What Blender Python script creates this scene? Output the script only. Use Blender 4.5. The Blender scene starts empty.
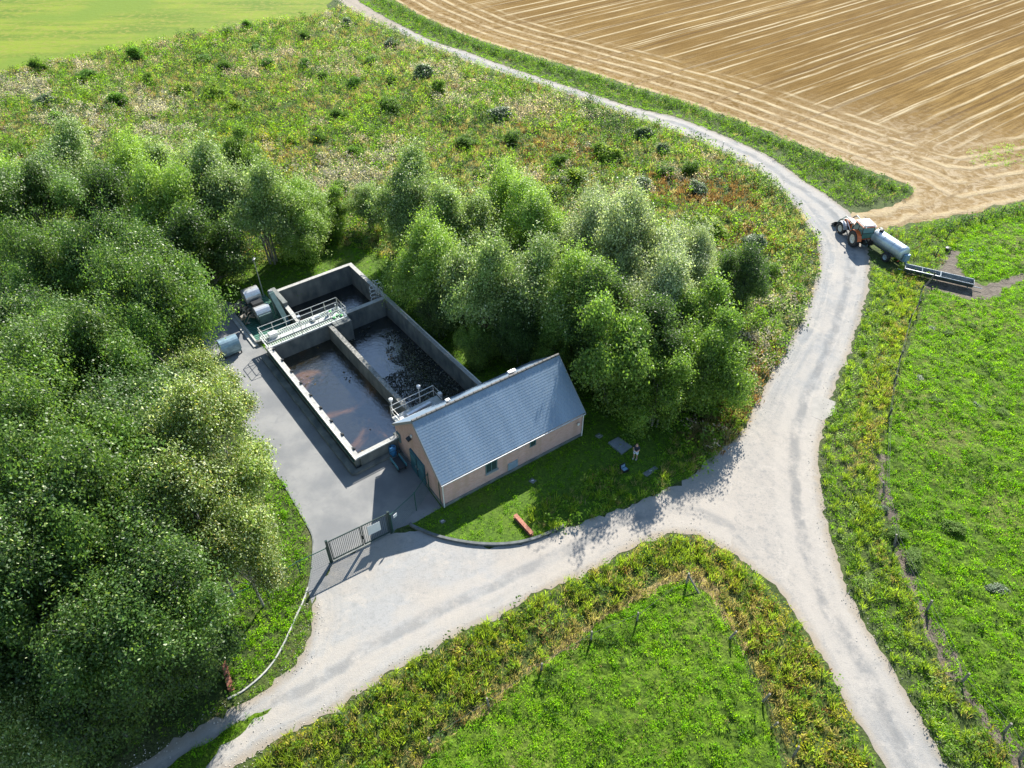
import bpy, bmesh, math, random
import numpy as np
from mathutils import Vector, Matrix
from mathutils.geometry import delaunay_2d_cdt
PI = math.pi
# ------------------------------------------------------------------ camera, sky, sun, exposure
S = bpy.context.scene
COL = S.collection
CAM_H, PITCH, FPX = 42.0, math.radians(42.17), 711.0
cd = bpy.data.cameras.new("camera"); cam = bpy.data.objects.new("camera", cd); COL.objects.link(cam)
cam.location = (0, 0, CAM_H); cam.rotation_euler = (PI/2 - PITCH, 0, 0)
cd.lens = FPX/1024*36; cd.sensor_width = 36; cd.clip_start = .5; cd.clip_end = 5000
S.camera = cam
SUN_EL, SUN_AZ = math.radians(36.8), math.atan2(.33, .94)     # azimuth from +Y towards +X
w = bpy.data.worlds.new("World"); S.world = w; w.use_nodes = True
nt = w.node_tree; nt.nodes.clear()
sky = nt.nodes.new('ShaderNodeTexSky'); sky.sky_type = 'NISHITA'; sky.sun_disc = False
sky.sun_elevation = SUN_EL; sky.sun_rotation = SUN_AZ; sky.air_density = 1.2; sky.dust_density = .1; sky.ozone_density = 1.6
bg = nt.nodes.new('ShaderNodeBackground'); bg.inputs[1].default_value = .095
wo = nt.nodes.new('ShaderNodeOutputWorld'); nt.links.new(sky.outputs[0], bg.inputs[0]); nt.links.new(bg.outputs[0], wo.inputs[0])
sd = bpy.data.lights.new("sun", 'SUN'); sd.energy = 5.0; sd.angle = math.radians(.55); sd.color = (1, .95, .86)
so = bpy.data.objects.new("sun", sd); COL.objects.link(so)
sv = Vector((math.sin(SUN_AZ)*math.cos(SUN_EL), math.cos(SUN_AZ)*math.cos(SUN_EL), math.sin(SUN_EL)))
so.rotation_euler = sv.to_track_quat('Z', 'Y').to_euler(); so.location = (20, 60, 60)
S.view_settings.view_transform = 'Standard'; S.view_settings.look = 'None'
S.view_settings.exposure = 1.38; S.view_settings.gamma = 1
S.cycles.max_bounces = 6; S.cycles.transparent_max_bounces = 4; S.cycles.diffuse_bounces = 4

# ------------------------------------------------------------------ surveying: a point of the plan seen from the survey camera
_F = np.array([0, math.cos(PITCH), -math.sin(PITCH)]); _U = np.array([0, math.sin(PITCH), math.cos(PITCH)])
def at(x, y, h=0.):
    d = _F*FPX + np.array([x-512, 0, 0]) + _U*(384-y)
    p = np.array([0, 0, CAM_H]) + d*(h-CAM_H)/d[2]
    return (float(p[0]), float(p[1]))
def W(pts): return [at(*p) for p in pts]

# ------------------------------------------------------------------ materials
def M(name, base=(.5, .5, .5), rough=.7, metal=0., var=.0, scale=2., bump=0., bscale=20., spec=.5, c2=None, stretch=None):
    m = bpy.data.materials.new(name); m.use_nodes = True; t = m.node_tree; b = t.nodes['Principled BSDF']
    b.inputs['Base Color'].default_value = (*base, 1); b.inputs['Roughness'].default_value = rough
    b.inputs['Metallic'].default_value = metal; b.inputs['Specular IOR Level'].default_value = spec
    tc = t.nodes.new('ShaderNodeTexCoord'); mp = t.nodes.new('ShaderNodeMapping'); t.links.new(tc.outputs['Object'], mp.inputs[0])
    if stretch: mp.inputs['Scale'].default_value = stretch
    if var or c2:
        n = t.nodes.new('ShaderNodeTexNoise'); n.inputs['Scale'].default_value = scale; n.inputs['Detail'].default_value = 5
        t.links.new(mp.outputs[0], n.inputs[0])
        r = t.nodes.new('ShaderNodeValToRGB'); r.color_ramp.elements[0].position = .33; r.color_ramp.elements[1].position = .68
        k2 = c2 or tuple(min(1, c*(1+var)) for c in base); k1 = base if c2 else tuple(c*(1-var) for c in base)
        r.color_ramp.elements[0].color = (*k1, 1); r.color_ramp.elements[1].color = (*k2, 1)
        t.links.new(n.outputs[0], r.inputs[0]); t.links.new(r.outputs[0], b.inputs['Base Color'])
    if bump:
        n2 = t.nodes.new('ShaderNodeTexNoise'); n2.inputs['Scale'].default_value = bscale; n2.inputs['Detail'].default_value = 4
        t.links.new(mp.outputs[0], n2.inputs[0])
        bp = t.nodes.new('ShaderNodeBump'); bp.inputs['Strength'].default_value = 1; bp.inputs['Distance'].default_value = bump
        t.links.new(n2.outputs[0], bp.inputs['Height']); t.links.new(bp.outputs[0], b.inputs['Normal'])
    return m
class G:      # small node-graph writer for the ground materials
    def __init__(s, name, rough=.9, spec=.2):
        s.m = bpy.data.materials.new(name); s.m.use_nodes = True; s.t = s.m.node_tree; s.b = s.t.nodes['Principled BSDF']
        s.b.inputs['Roughness'].default_value = rough; s.b.inputs['Specular IOR Level'].default_value = spec
        s.pos = s.t.nodes.new('ShaderNodeNewGeometry').outputs['Position']
    def L(s, a, b):
        if isinstance(a, (int, float)): b.default_value = a
        elif isinstance(a, tuple): b.default_value = (*a, 1) if len(b.default_value) == 4 else a
        else: s.t.links.new(a, b)
    def math(s, op, a, b=0., c=0.):
        n = s.t.nodes.new('ShaderNodeMath'); n.operation = op
        for i, v in enumerate((a, b, c)): s.L(v, n.inputs[i])
        return n.outputs[0]
    def noise(s, scale, detail=4, vec=None, rough=.55, dist=0.):
        n = s.t.nodes.new('ShaderNodeTexNoise'); n.inputs['Scale'].default_value = scale; n.inputs['Detail'].default_value = detail
        n.inputs['Roughness'].default_value = rough; n.inputs['Distortion'].default_value = dist; s.L(s.pos if vec is None else vec, n.inputs[0]); return n.outputs[0]
    def voro(s, scale, vec=None):
        n = s.t.nodes.new('ShaderNodeTexVoronoi'); n.inputs['Scale'].default_value = scale; s.L(s.pos if vec is None else vec, n.inputs[0]); return n.outputs[0]
    def ramp(s, f, a, b):   # smooth 0..1 between a and b
        n = s.t.nodes.new('ShaderNodeMapRange'); n.interpolation_type = 'SMOOTHSTEP'; s.L(f, n.inputs[0])
        n.inputs[1].default_value = a; n.inputs[2].default_value = b; return n.outputs[0]
    def mix(s, f, a, b):
        n = s.t.nodes.new('ShaderNodeMix'); n.data_type = 'RGBA'; s.L(f, n.inputs[0]); s.L(a, n.inputs[6]); s.L(b, n.inputs[7]); return n.outputs[2]
    def attr(s, name):
        n = s.t.nodes.new('ShaderNodeAttribute'); n.attribute_name = name; return n.outputs['Fac']
    def xyz(s):
        n = s.t.nodes.new('ShaderNodeSeparateXYZ'); s.L(s.pos, n.inputs[0]); return n.outputs
    def comb(s, x, y, z=0.):
        n = s.t.nodes.new('ShaderNodeCombineXYZ'); s.L(x, n.inputs[0]); s.L(y, n.inputs[1]); s.L(z, n.inputs[2]); return n.outputs[0]
    def dist(s, x, y):
        n = s.t.nodes.new('ShaderNodeVectorMath'); n.operation = 'DISTANCE'; s.L(s.pos, n.inputs[0]); n.inputs[1].default_value = (x, y, 0); return n.outputs['Value']
    def done(s, col, bump=None, d=.05):
        s.L(col, s.b.inputs['Base Color'])
        if bump is not None:
            n = s.t.nodes.new('ShaderNodeBump'); n.inputs['Distance'].default_value = d; s.L(bump, n.inputs['Height']); s.L(n.outputs[0], s.b.inputs['Normal'])
        return s.m
def leaf_mat(name, trans=.35, gloss=.08, rough=.45):
    m = bpy.data.materials.new(name); m.use_nodes = True; t = m.node_tree; b = t.nodes['Principled BSDF']; out = t.nodes['Material Output']
    a = t.nodes.new('ShaderNodeAttribute'); a.attribute_name = 'col'
    t.links.new(a.outputs['Color'], b.inputs['Base Color']); b.inputs['Roughness'].default_value = rough; b.inputs['Specular IOR Level'].default_value = gloss*5
    tr = t.nodes.new('ShaderNodeBsdfTranslucent'); hs = t.nodes.new('ShaderNodeMix'); hs.data_type = 'RGBA'; hs.blend_type = 'MULTIPLY'; hs.inputs[0].default_value = 1
    t.links.new(a.outputs['Color'], hs.inputs[6]); hs.inputs[7].default_value = (1.55, 1.65, .85, 1)
    t.links.new(hs.outputs[2], tr.inputs[0])
    mx = t.nodes.new('ShaderNodeMixShader'); mx.inputs[0].default_value = trans
    t.links.new(b.outputs[0], mx.inputs[1]); t.links.new(tr.outputs[0], mx.inputs[2]); t.links.new(mx.outputs[0], out.inputs[0])
    return m

# ------------------------------------------------------------------ mesh helpers
class MB:
    def __init__(s): s.v = []; s.f = []
    def add(s, vs, fs):
        o = len(s.v); s.v += [tuple(v) for v in vs]; s.f += [tuple(i+o for i in f) for f in fs]; return s
    def box(s, c, d, rz=0., rx=0., ry=0.):
        m = Matrix.Rotation(rz, 3, 'Z') @ Matrix.Rotation(ry, 3, 'Y') @ Matrix.Rotation(rx, 3, 'X')
        vs = [Vector(c)+m @ Vector((x*d[0]/2, y*d[1]/2, z*d[2]/2)) for x in (-1, 1) for y in (-1, 1) for z in (-1, 1)]
        return s.add(vs, [(0, 1, 3, 2), (4, 6, 7, 5), (0, 4, 5, 1), (2, 3, 7, 6), (0, 2, 6, 4), (1, 5, 7, 3)])
    def tube(s, pts, r, n=6, cap=True):
        pts = [Vector(p) for p in pts]; rs = r if isinstance(r, (list, tuple)) else [r]*len(pts); vs = []
        for i, p in enumerate(pts):
            d = (pts[min(i+1, len(pts)-1)]-pts[max(i-1, 0)]).normalized()
            a = d.orthogonal().normalized() if i == 0 else (a-d*a.dot(d)).normalized()
            b = d.cross(a)
            vs += [p+(a*math.cos(2*PI*k/n)+b*math.sin(2*PI*k/n))*rs[i] for k in range(n)]
        fs = [(i*n+k, i*n+(k+1) % n, (i+1)*n+(k+1) % n, (i+1)*n+k) for i in range(len(pts)-1) for k in range(n)]
        if cap: fs += [tuple(range(n))[::-1], tuple((len(pts)-1)*n+k for k in range(n))]
        return s.add(vs, fs)
    def lathe(s, prof, axis='Z', c=(0, 0, 0), n=20, cap=True):     # prof: (r, t) along the axis
        vs = []
        for r, t in prof:
            for k in range(n):
                a = 2*PI*k/n; x, y = r*math.cos(a), r*math.sin(a)
                p = {'Z': (x, y, t), 'X': (t, x, y), 'Y': (y, t, x)}[axis]; vs.append(Vector(c)+Vector(p))
        fs = [(i*n+k, i*n+(k+1) % n, (i+1)*n+(k+1) % n, (i+1)*n+k) for i in range(len(prof)-1) for k in range(n)]
        if cap: fs += [tuple(range(n))[::-1], tuple((len(prof)-1)*n+k for k in range(n))]
        return s.add(vs, fs)
    def prism(s, poly, axis, a, b):     # extrude a 2-D outline along an axis from a to b
        def P(u, v, t): return {'X': (t, u, v), 'Y': (u, t, v), 'Z': (u, v, t)}[axis]
        n = len(poly); vs = [P(u, v, a) for u, v in poly]+[P(u, v, b) for u, v in poly]
        return s.add(vs, [tuple(range(n))[::-1], tuple(range(n, 2*n))]+[(i, (i+1) % n, n+(i+1) % n, n+i) for i in range(n)])
    def build(s, name, mat, parent=None, smooth=False, bevel=0.):
        me = bpy.data.meshes.new(name); me.from_pydata(s.v, [], s.f)
        bm = bmesh.new(); bm.from_mesh(me); bmesh.ops.recalc_face_normals(bm, faces=bm.faces)
        if bevel: bmesh.ops.bevel(bm, geom=list(bm.edges), offset=bevel, segments=2, affect='EDGES', clamp_overlap=True)
        bm.to_mesh(me); bm.free()
        if smooth:
            me.shade_smooth()
            try: me.set_sharp_from_angle(angle=math.radians(40))
            except Exception: pass
        me.materials.append(mat); o = bpy.data.objects.new(name, me); COL.objects.link(o); o.parent = parent; return o
def tag(o, label=None, cat=None, group=None, kind=None):
    if label: o['label'] = label
    if cat: o['category'] = cat
    if group: o['group'] = group
    if kind: o['kind'] = kind
    return o
def thing(name, label, cat, loc=(0, 0, 0), rz=0., group=None):
    o = bpy.data.objects.new(name, None); COL.objects.link(o); o.empty_display_size = .3
    o.location = loc; o.rotation_euler = (0, 0, rz); return tag(o, label, cat, group)
def kids(o): return [c for c in bpy.data.objects if c.parent == o]
def copy_tree(o, parent=None, loc=None, rz=None, sc=None, label=None, group=None):
    c = o.copy(); COL.objects.link(c); c.parent = parent
    if loc is not None: c.location = loc
    if rz is not None: c.rotation_euler = (0, 0, rz)
    if sc is not None: c.scale = sc
    if label: c['label'] = label
    if group: c['group'] = group
    for k in kids(o): copy_tree(k, c)
    return c

# ------------------------------------------------------------------ plan geometry
def smooth(pts, k=4, closed=False):
    pts = [np.array(p, float) for p in pts]; out = []; n = len(pts)
    for i in range(n if closed else n-1):
        g = (lambda j: pts[j % n]) if closed else (lambda j: pts[min(max(j, 0), n-1)])
        p0, p1, p2, p3 = g(i-1), g(i), g(i+1), g(i+2)
        for j in range(k):
            t = j/k; out.append(tuple(.5*((2*p1)+(-p0+p2)*t+(2*p0-5*p1+4*p2-p3)*t*t+(-p0+3*p1-3*p2+p3)*t**3)))
    if not closed: out.append(tuple(pts[-1]))
    return out
def jitter(poly, step, amp, rng):
    out = []; n = len(poly); ph = rng.uniform(0, 9, 3); s = 0
    for i in range(n):
        a, b = np.array(poly[i]), np.array(poly[(i+1) % n]); L = np.linalg.norm(b-a)
        if L < 1e-6: continue
        k = min(60, max(1, int(L/step))); nn = np.array([-(b-a)[1], (b-a)[0]])/L
        for j in range(k):
            q = a+(b-a)*j/k; off = amp*(.5*math.sin(s*1.1+ph[0])+.4*math.sin(s*2.9+ph[1])+rng.normal()*.55)
            if np.linalg.norm(q) < 300: q = q+nn*off
            out.append(tuple(q)); s += L/k
    return out
def inside(poly, P):
    P = np.asarray(P); x, y = P[:, 0], P[:, 1]; r = np.zeros(len(P), bool); n = len(poly); q = np.array(poly)
    for i in range(n):
        x1, y1 = q[i]; x2, y2 = q[(i+1) % n]
        if y1 == y2: continue
        c = ((y1 > y) != (y2 > y)) & (x < (x2-x1)*(y-y1)/(y2-y1)+x1); r ^= c
    return r
def edist(line, P, closed=True):
    P = np.asarray(P)[:, :2]; q = np.array(line); d = np.full(len(P), 1e9); n = len(q)
    for i in range(n if closed else n-1):
        a, b = q[i], q[(i+1) % n]; ab = b-a; L = max(ab@ab, 1e-9)
        t = np.clip(((P-a)@ab)/L, 0, 1); d = np.minimum(d, np.linalg.norm(P-a-t[:, None]*ab, axis=1))
    return d
def vnoise(P, s, seed):
    rng = np.random.default_rng(seed); g = rng.random((64, 64)); q = P[:, :2]/s+rng.uniform(0, 64, 2); i = np.floor(q).astype(int); f = q-i; f = f*f*(3-2*f); i %= 64; j = (i+1) % 64
    return (g[i[:, 0], i[:, 1]]*(1-f[:, 0])*(1-f[:, 1])+g[j[:, 0], i[:, 1]]*f[:, 0]*(1-f[:, 1])+g[i[:, 0], j[:, 1]]*(1-f[:, 0])*f[:, 1]+g[j[:, 0], j[:, 1]]*f[:, 0]*f[:, 1])
def turf_h(P):
    P = np.asarray(P)[:, :2]; k = np.ones(len(P))
    for q in (mud_poly, soil_poly): k *= np.where(inside(q, P), 0, np.clip((edist(q, P)-.45)/.6, 0, 1))
    return k*(.26*np.clip(vnoise(P, .85, 201)-.3, 0, 1)+.14*vnoise(P, .42, 202)+.16*vnoise(P, 2.2, 203))
def sheet(name, poly, z, mat, grid=None, holes=(), attr=None, amp=0., step=.35, seed=1, kind='structure', bound=None, label=None, relief=False):
    rng = np.random.default_rng(seed)
    pp = jitter(poly, step, amp, rng) if amp else list(poly)
    vs = [Vector(p) for p in pp]; es = [(i, (i+1) % len(pp)) for i in range(len(pp))]
    for h in holes:
        o = len(vs); vs += [Vector(p) for p in h]; es += [(o+i, o+(i+1) % len(h)) for i in range(len(h))]
    if grid:
        q = np.array(pp); lo, hi = q.min(0), q.max(0)
        if bound: lo = np.maximum(lo, bound[0]); hi = np.minimum(hi, bound[1])
        gx, gy = np.meshgrid(np.arange(lo[0], hi[0], grid), np.arange(lo[1], hi[1], grid)); g = np.c_[gx.ravel(), gy.ravel()]
        g = g+rng.uniform(-.2, .2, g.shape)*grid
        g = g[inside(pp, g)]; g = g[edist(pp, g) > grid*.3]; vs += [Vector(p) for p in g]
    rv, re, rf, *_ = delaunay_2d_cdt(vs, es, [], 1, 1e-5)
    cen = np.array([[sum(rv[i][0] for i in f)/len(f), sum(rv[i][1] for i in f)/len(f)] for f in rf])
    keep = inside(pp, cen)
    for h in holes: keep &= ~inside(h, cen)
    me = bpy.data.meshes.new(name); me.from_pydata([(v[0], v[1], z) for v in rv], [], [f for f, k in zip(rf, keep) if k])
    bm = bmesh.new(); bm.from_mesh(me)
    bmesh.ops.delete(bm, geom=[v for v in bm.verts if not v.link_faces], context='VERTS')
    for f in bm.faces:
        if f.normal.z < 0: f.normal_flip()
    bm.to_mesh(me); bm.free()
    if attr:
        P = np.array([v.co[:] for v in me.vertices])
        for an, fn in attr.items():
            a = me.attributes.new(an, 'FLOAT', 'POINT'); a.data.foreach_set('value', np.asarray(fn(P), np.float32))
    if relief:
        co = np.array([v.co[:] for v in me.vertices]); near_ = (co[:, 0] < 72) & (co[:, 1] < 88) & (co[:, 1] > -2) & (co[:, 0] > -35); inner = np.clip(edist(pp, co)/.5, 0, 1)
        co[:, 2] += turf_h(co)*near_*inner; me.vertices.foreach_set('co', co.astype(np.float32).ravel()); me.update()
    me.materials.append(mat); o = bpy.data.objects.new(name, me); COL.objects.link(o)
    o['kind'] = kind
    if label: o['label'] = label
    return o

# ------------------------------------------------------------------ outlines of the plan
road_L = smooth(W([(235, -70), (337, 0), (378, 23), (417, 41), (464, 60.5), (511, 76), (573, 96), (632, 117), (663, 127), (702, 142.6), (741, 162), (768.5, 180), (792, 203), (805.6, 222.7), (815, 238), (819, 255), (817, 273), (811, 295), (802, 319), (791, 338), (780, 357), (765, 385), (752, 412), (735, 440), (715, 458), (700, 476)]))
road_R = smooth(W([(254, -70), (357, 0), (397.7, 23.4), (432.8, 41), (464, 51), (511, 68), (573, 88), (632, 107), (675, 117), (722, 135), (768.5, 156), (800, 178), (832, 199), (852, 216), (866, 238), (869, 261), (868, 288), (858.6, 323), (849, 354), (837, 381), (828, 410), (820, 445), (819, 468), (823, 503), (831, 542), (847, 585), (858, 612.5), (889.6, 663), (921, 718), (950, 768), (1000, 850), (1080, 980)]))
road_LL = smooth(W([(1010, 980), (930, 850), (884, 768), (866, 737.5), (843, 698.5), (823, 659.5), (800, 620), (780, 593), (753, 569.6), (725.6, 546)]))
road_poly = road_R + road_LL + road_L[::-1]
yard_top = W([(730, 553), (742, 440), (700, 468), (680, 484), (650, 497), (600, 517), (563.7, 526.5), (539, 538), (511, 545), (476, 545), (440, 538.5), (425, 530), (392, 533.5), (362, 547), (332, 562.5)])
trk_up = smooth(W([(312, 604), (312, 619), (306, 641), (300, 659), (281, 678), (234, 709), (187.5, 734), (134, 765), (60, 805), (-60, 870)]))
trk_lo = smooth(W([(-20, 905), (150, 818), (236, 766), (253, 755), (275, 740.6), (320, 719), (352.7, 697), (398, 669), (447.6, 640.6), (497, 616), (546, 591), (599, 567), (630, 549), (660, 537), (690, 534), (708, 540), (730, 553)]))
track_poly = smooth(yard_top, 2) + trk_up + trk_lo
median_poly = W([(160, 775), (178, 758), (205, 742), (228, 728), (255, 714), (272, 708), (262, 718), (245, 730), (222, 748), (200, 770), (185, 790), (120, 830), (100, 830)])
TO = np.array(at(355.5, 460, 1.2)); TA = np.array([-.605, .796]); TB = np.array([.796, .605])
def T(a, b): p = TO+TA*a+TB*b; return (float(p[0]), float(p[1]))
kerb_in = smooth(W([(190, 318), (214, 372), (236, 415.7), (263.7, 455), (287, 490), (299.4, 511.6), (305.6, 522.5), (312.7, 537), (313, 555), (311, 575), (308, 590)]))
asph_poly = kerb_in + W([(312, 604), (332, 562.5), (362, 547), (392, 533.5), (396, 529), (415, 522.5), (441.5, 507.5)]) + [T(.6, 3.75), T(.2, .2), T(19, .2), T(27.5, .5)] + W([(190, 296)])
lawn_poly = smooth(W([(396, 529), (412.5, 526), (440.6, 537), (476, 544), (511, 544), (539, 537), (563.7, 526)]), 3) + W([(600, 516), (650, 496), (690, 476), (712, 456), (700, 430), (640, 400), (560, 370), (470, 340), (400, 285), (400, 262), (350, 240), (270, 240), (190, 290), (190, 318)]) + [T(27.5, .5), T(19, .2), T(.2, .2), T(.6, 3.75)] + W([(441.5, 507.5), (415, 522.5)])
hay_poly = W([(332, 0), (324, 14), (290, 20), (254, 24), (220, 30), (187.5, 35), (137, 46), (70, 59), (0, 73), (-200, 104), (-700, 190), (-2600, -170), (250, -170), (225, -75)])
stub_edge = W([(285, -70), (394, 0), (437, 23), (487.5, 43), (542, 58.6), (612.5, 80), (700, 107), (780, 137), (839, 160), (885, 176), (910, 187), (908, 198), (880, 208), (862, 212), (848, 212), (856, 222), (880, 230), (900, 226), (936, 219), (975, 213), (1024, 200), (1200, 170), (1700, 100)])
stub_poly = smooth(stub_edge, 3) + W([(2600, -170), (400, -170)])
past_R = W([(945, 262), (931, 290), (917, 322), (908, 350), (898, 380), (890, 410), (884, 450), (883, 490), (896, 542), (915, 590), (937, 640), (958, 685), (990, 725), (1020, 765), (1060, 830), (1110, 930)]) + W([(2500, 900), (2500, 300), (1200, 190), (1024, 216), (980, 224), (952, 236)])
past_C = W([(420, 768), (470, 722), (530, 675), (590, 630), (640, 598), (680, 580), (706, 590), (728, 625), (748, 665), (764, 705), (772, 740), (785, 775), (800, 900), (300, 900), (360, 810)])
mud_poly = W([(945, 249), (960, 252), (957, 266), (968, 279), (980, 284), (1000, 281), (1024, 272), (1080, 262), (1080, 272), (1024, 281), (1003, 288), (999, 298), (980, 300), (957, 297), (930, 290), (921, 283), (908, 272), (918, 268), (940, 268)])
soil_poly = smooth(W([(885, 455), (889, 490), (903, 535), (919, 585), (945, 640), (972, 690), (1010, 738), (1040, 775), (1030, 790), (1002, 748), (964, 700), (936, 650), (909, 590), (894, 540), (881, 492), (880, 455)]), 2)
tank_hole = [T(.3, .2), T(.7, 6.2), T(1.0, 12.5), T(24.7, 12.5), T(24.7, 4.6), T(17.9, 4.0), T(17.9, .2)]
HO = np.array([-5.129, 32.778]); HA = math.radians(34.456); HL, HW, HE, HR = 13.145, 7.19, 2.746, 6.0
HU = np.array([math.cos(HA), math.sin(HA)]); HN = np.array([-math.sin(HA), math.cos(HA)])
house_fp = [tuple(HO), tuple(HO+HU*HL), tuple(HO+HU*HL+HN*HW), tuple(HO+HN*HW)]

# ------------------------------------------------------------------ ground materials
def ground_green(name, c_a, c_b, c_c, s1=.12, s2=1.6, bump=.12):
    g = G(name); n1 = g.noise(s1, 5); n2 = g.noise(s2, 6, dist=.6); n3 = g.noise(7., 5, None, .7); v = g.voro(3.2)
    c = g.mix(g.ramp(n2, .38, .62), c_a, c_b); c = g.mix(g.math('MULTIPLY', g.ramp(n1, .5, .72), .7), c, c_c)
    c = g.mix(g.math('MULTIPLY', g.ramp(n3, .42, .62), .75), c, tuple(v_*.42 for v_ in c_a)); c = g.mix(g.math('MULTIPLY', g.ramp(g.noise(16., 3), .5, .7), .5), c, tuple(v_*1.25 for v_ in c_b))
    return g.done(c, g.math('ADD', g.math('ADD', g.math('MULTIPLY', n2, .6), g.math('MULTIPLY', n3, .5)), g.math('MULTIPLY', v, -.4)), bump)
m_base = ground_green('soil_and_litter', (.035, .055, .014), (.07, .10, .022), (.13, .12, .06))  # soil colour darkened to deepen the shade beneath the plants
m_verge = m_base
m_past = ground_green('pasture_turf', (.045, .085, .006), (.095, .165, .008), (.17, .155, .05), .1, 2.2, .16)
m_lawn = ground_green('mown_lawn', (.05, .10, .010), (.085, .155, .012), (.12, .16, .02), .2, 3., .04)
def hay():
    g = G('mown_grass'); x, y, z = g.xyz()
    v = g.comb(g.math('MULTIPLY', x, .05), g.math('MULTIPLY', y, .30)); n1 = g.noise(1., 6, v); n2 = g.noise(.9, 5); n3 = g.noise(.05, 3)
    c = g.mix(g.ramp(n1, .35, .65), (.085, .135, .007), (.155, .20, .012)); c = g.mix(g.ramp(n2, .45, .7), c, (.175, .18, .028)); c = g.mix(g.ramp(n3, .45, .65), c, (.11, .165, .012))
    return g.done(c, n2, .08)
def stubble():
    g = G('stubble', .95, .03); x, y, z = g.xyz(); e = g.attr('edge'); a = math.radians(37.4)
    u = g.math('SUBTRACT', g.math('MULTIPLY', y, math.cos(a)), g.math('MULTIPLY', x, math.sin(a)))
    l = g.math('ADD', g.math('MULTIPLY', x, math.cos(a)), g.math('MULTIPLY', y, math.sin(a)))
    wob = g.math('MULTIPLY', g.noise(.05, 2), 3.)
    far = g.ramp(g.math('ADD', e, g.math('MULTIPLY', g.noise(.08, 3), 14.)), 19., 24.)
    # straw windrows every few metres along the drilling direction, headland passes along the edge
    def rows(c, per, wid):
        f = g.math('FRACT', g.math('DIVIDE', c, per)); d = g.math('ABSOLUTE', g.math('SUBTRACT', f, .5)); return g.math('SUBTRACT', 1., g.ramp(d, wid*.2, wid))
    u2 = g.math('ADD', u, g.math('MULTIPLY', wob, .3)); e2 = g.math('ADD', e, g.math('MULTIPLY', wob, .6))
    fib1 = g.noise(1., 6, g.comb(g.math('MULTIPLY', l, .10), g.math('MULTIPLY', u, 2.0)), .75)
    fib2 = g.noise(1., 6, g.comb(g.math('MULTIPLY', l, .04), g.math('MULTIPLY', e, 1.5), g.math('MULTIPLY', x, .05)), .75)
    brk1 = g.ramp(g.noise(1., 5, g.comb(g.math('MULTIPLY', l, .05), g.math('MULTIPLY', u, .5)), .6), .36, .60)
    a1 = rows(u2, 3.7, .12); a2 = g.math('MULTIPLY', rows(g.math('ADD', u2, 1.4), 7.9, .03), .7); a3 = g.math('MULTIPLY', rows(g.math('ADD', u2, 2.9), 9.7, .03), 1.)
    r1 = g.math('MAXIMUM', g.math('MULTIPLY', a1, brk1), g.math('MULTIPLY', g.math('MAXIMUM', a2, a3), g.math('ADD', .35, g.math('MULTIPLY', brk1, .6))))
    drk = g.math('MULTIPLY', rows(g.math('ADD', u2, .6), 12.9, .03), .75)
    r2 = g.math('MULTIPLY', rows(e2, 2.9, .24), g.ramp(g.noise(.25, 4), .3, .55))
    sw = g.ramp(g.noise(.4, 6, dist=2.6), .45, .64)
    ring = g.math('SUBTRACT', 1., g.ramp(g.dist(51., 84.), 8., 36.))
    r = g.mix(far, r2, r1); fib = g.mix(far, fib2, fib1); tint = g.ramp(g.noise(.03, 3), .4, .62)
    c = g.mix(g.ramp(fib, .36, .64), (.10, .058, .015), (.205, .130, .043)); c = g.mix(g.math('MULTIPLY', tint, .5), c, (.105, .058, .013))
    c = g.mix(g.math('MULTIPLY', r, .85), c, (.42, .35, .22))
    c = g.mix(drk, c, (.085, .05, .02))
    hd = g.math('SUBTRACT', 1., g.ramp(e, 3., 24.)); fs = g.ramp(g.noise(.6, 7, None, .7, 1.6), .40, .58)
    c = g.mix(g.math('MULTIPLY', hd, g.math('MULTIPLY', fs, .6)), c, (.29, .215, .12))
    c = g.mix(g.math('MULTIPLY', ring, g.math('ADD', .22, g.math('MULTIPLY', sw, .7))), c, (.32, .255, .165))
    c = g.mix(g.math('MULTIPLY', g.ramp(g.noise(3.5, 5, None, .7, 1.), .5, .68), .55), c, (.13, .08, .03))
    c = g.mix(g.math('MULTIPLY', g.ramp(g.noise(6.5, 4, None, .7), .58, .72), .3), c, (.33, .27, .17))
    return g.done(c, g.math('ADD', g.math('MULTIPLY', r, .7), g.noise(3., 6, None, .7)), .12)
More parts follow.
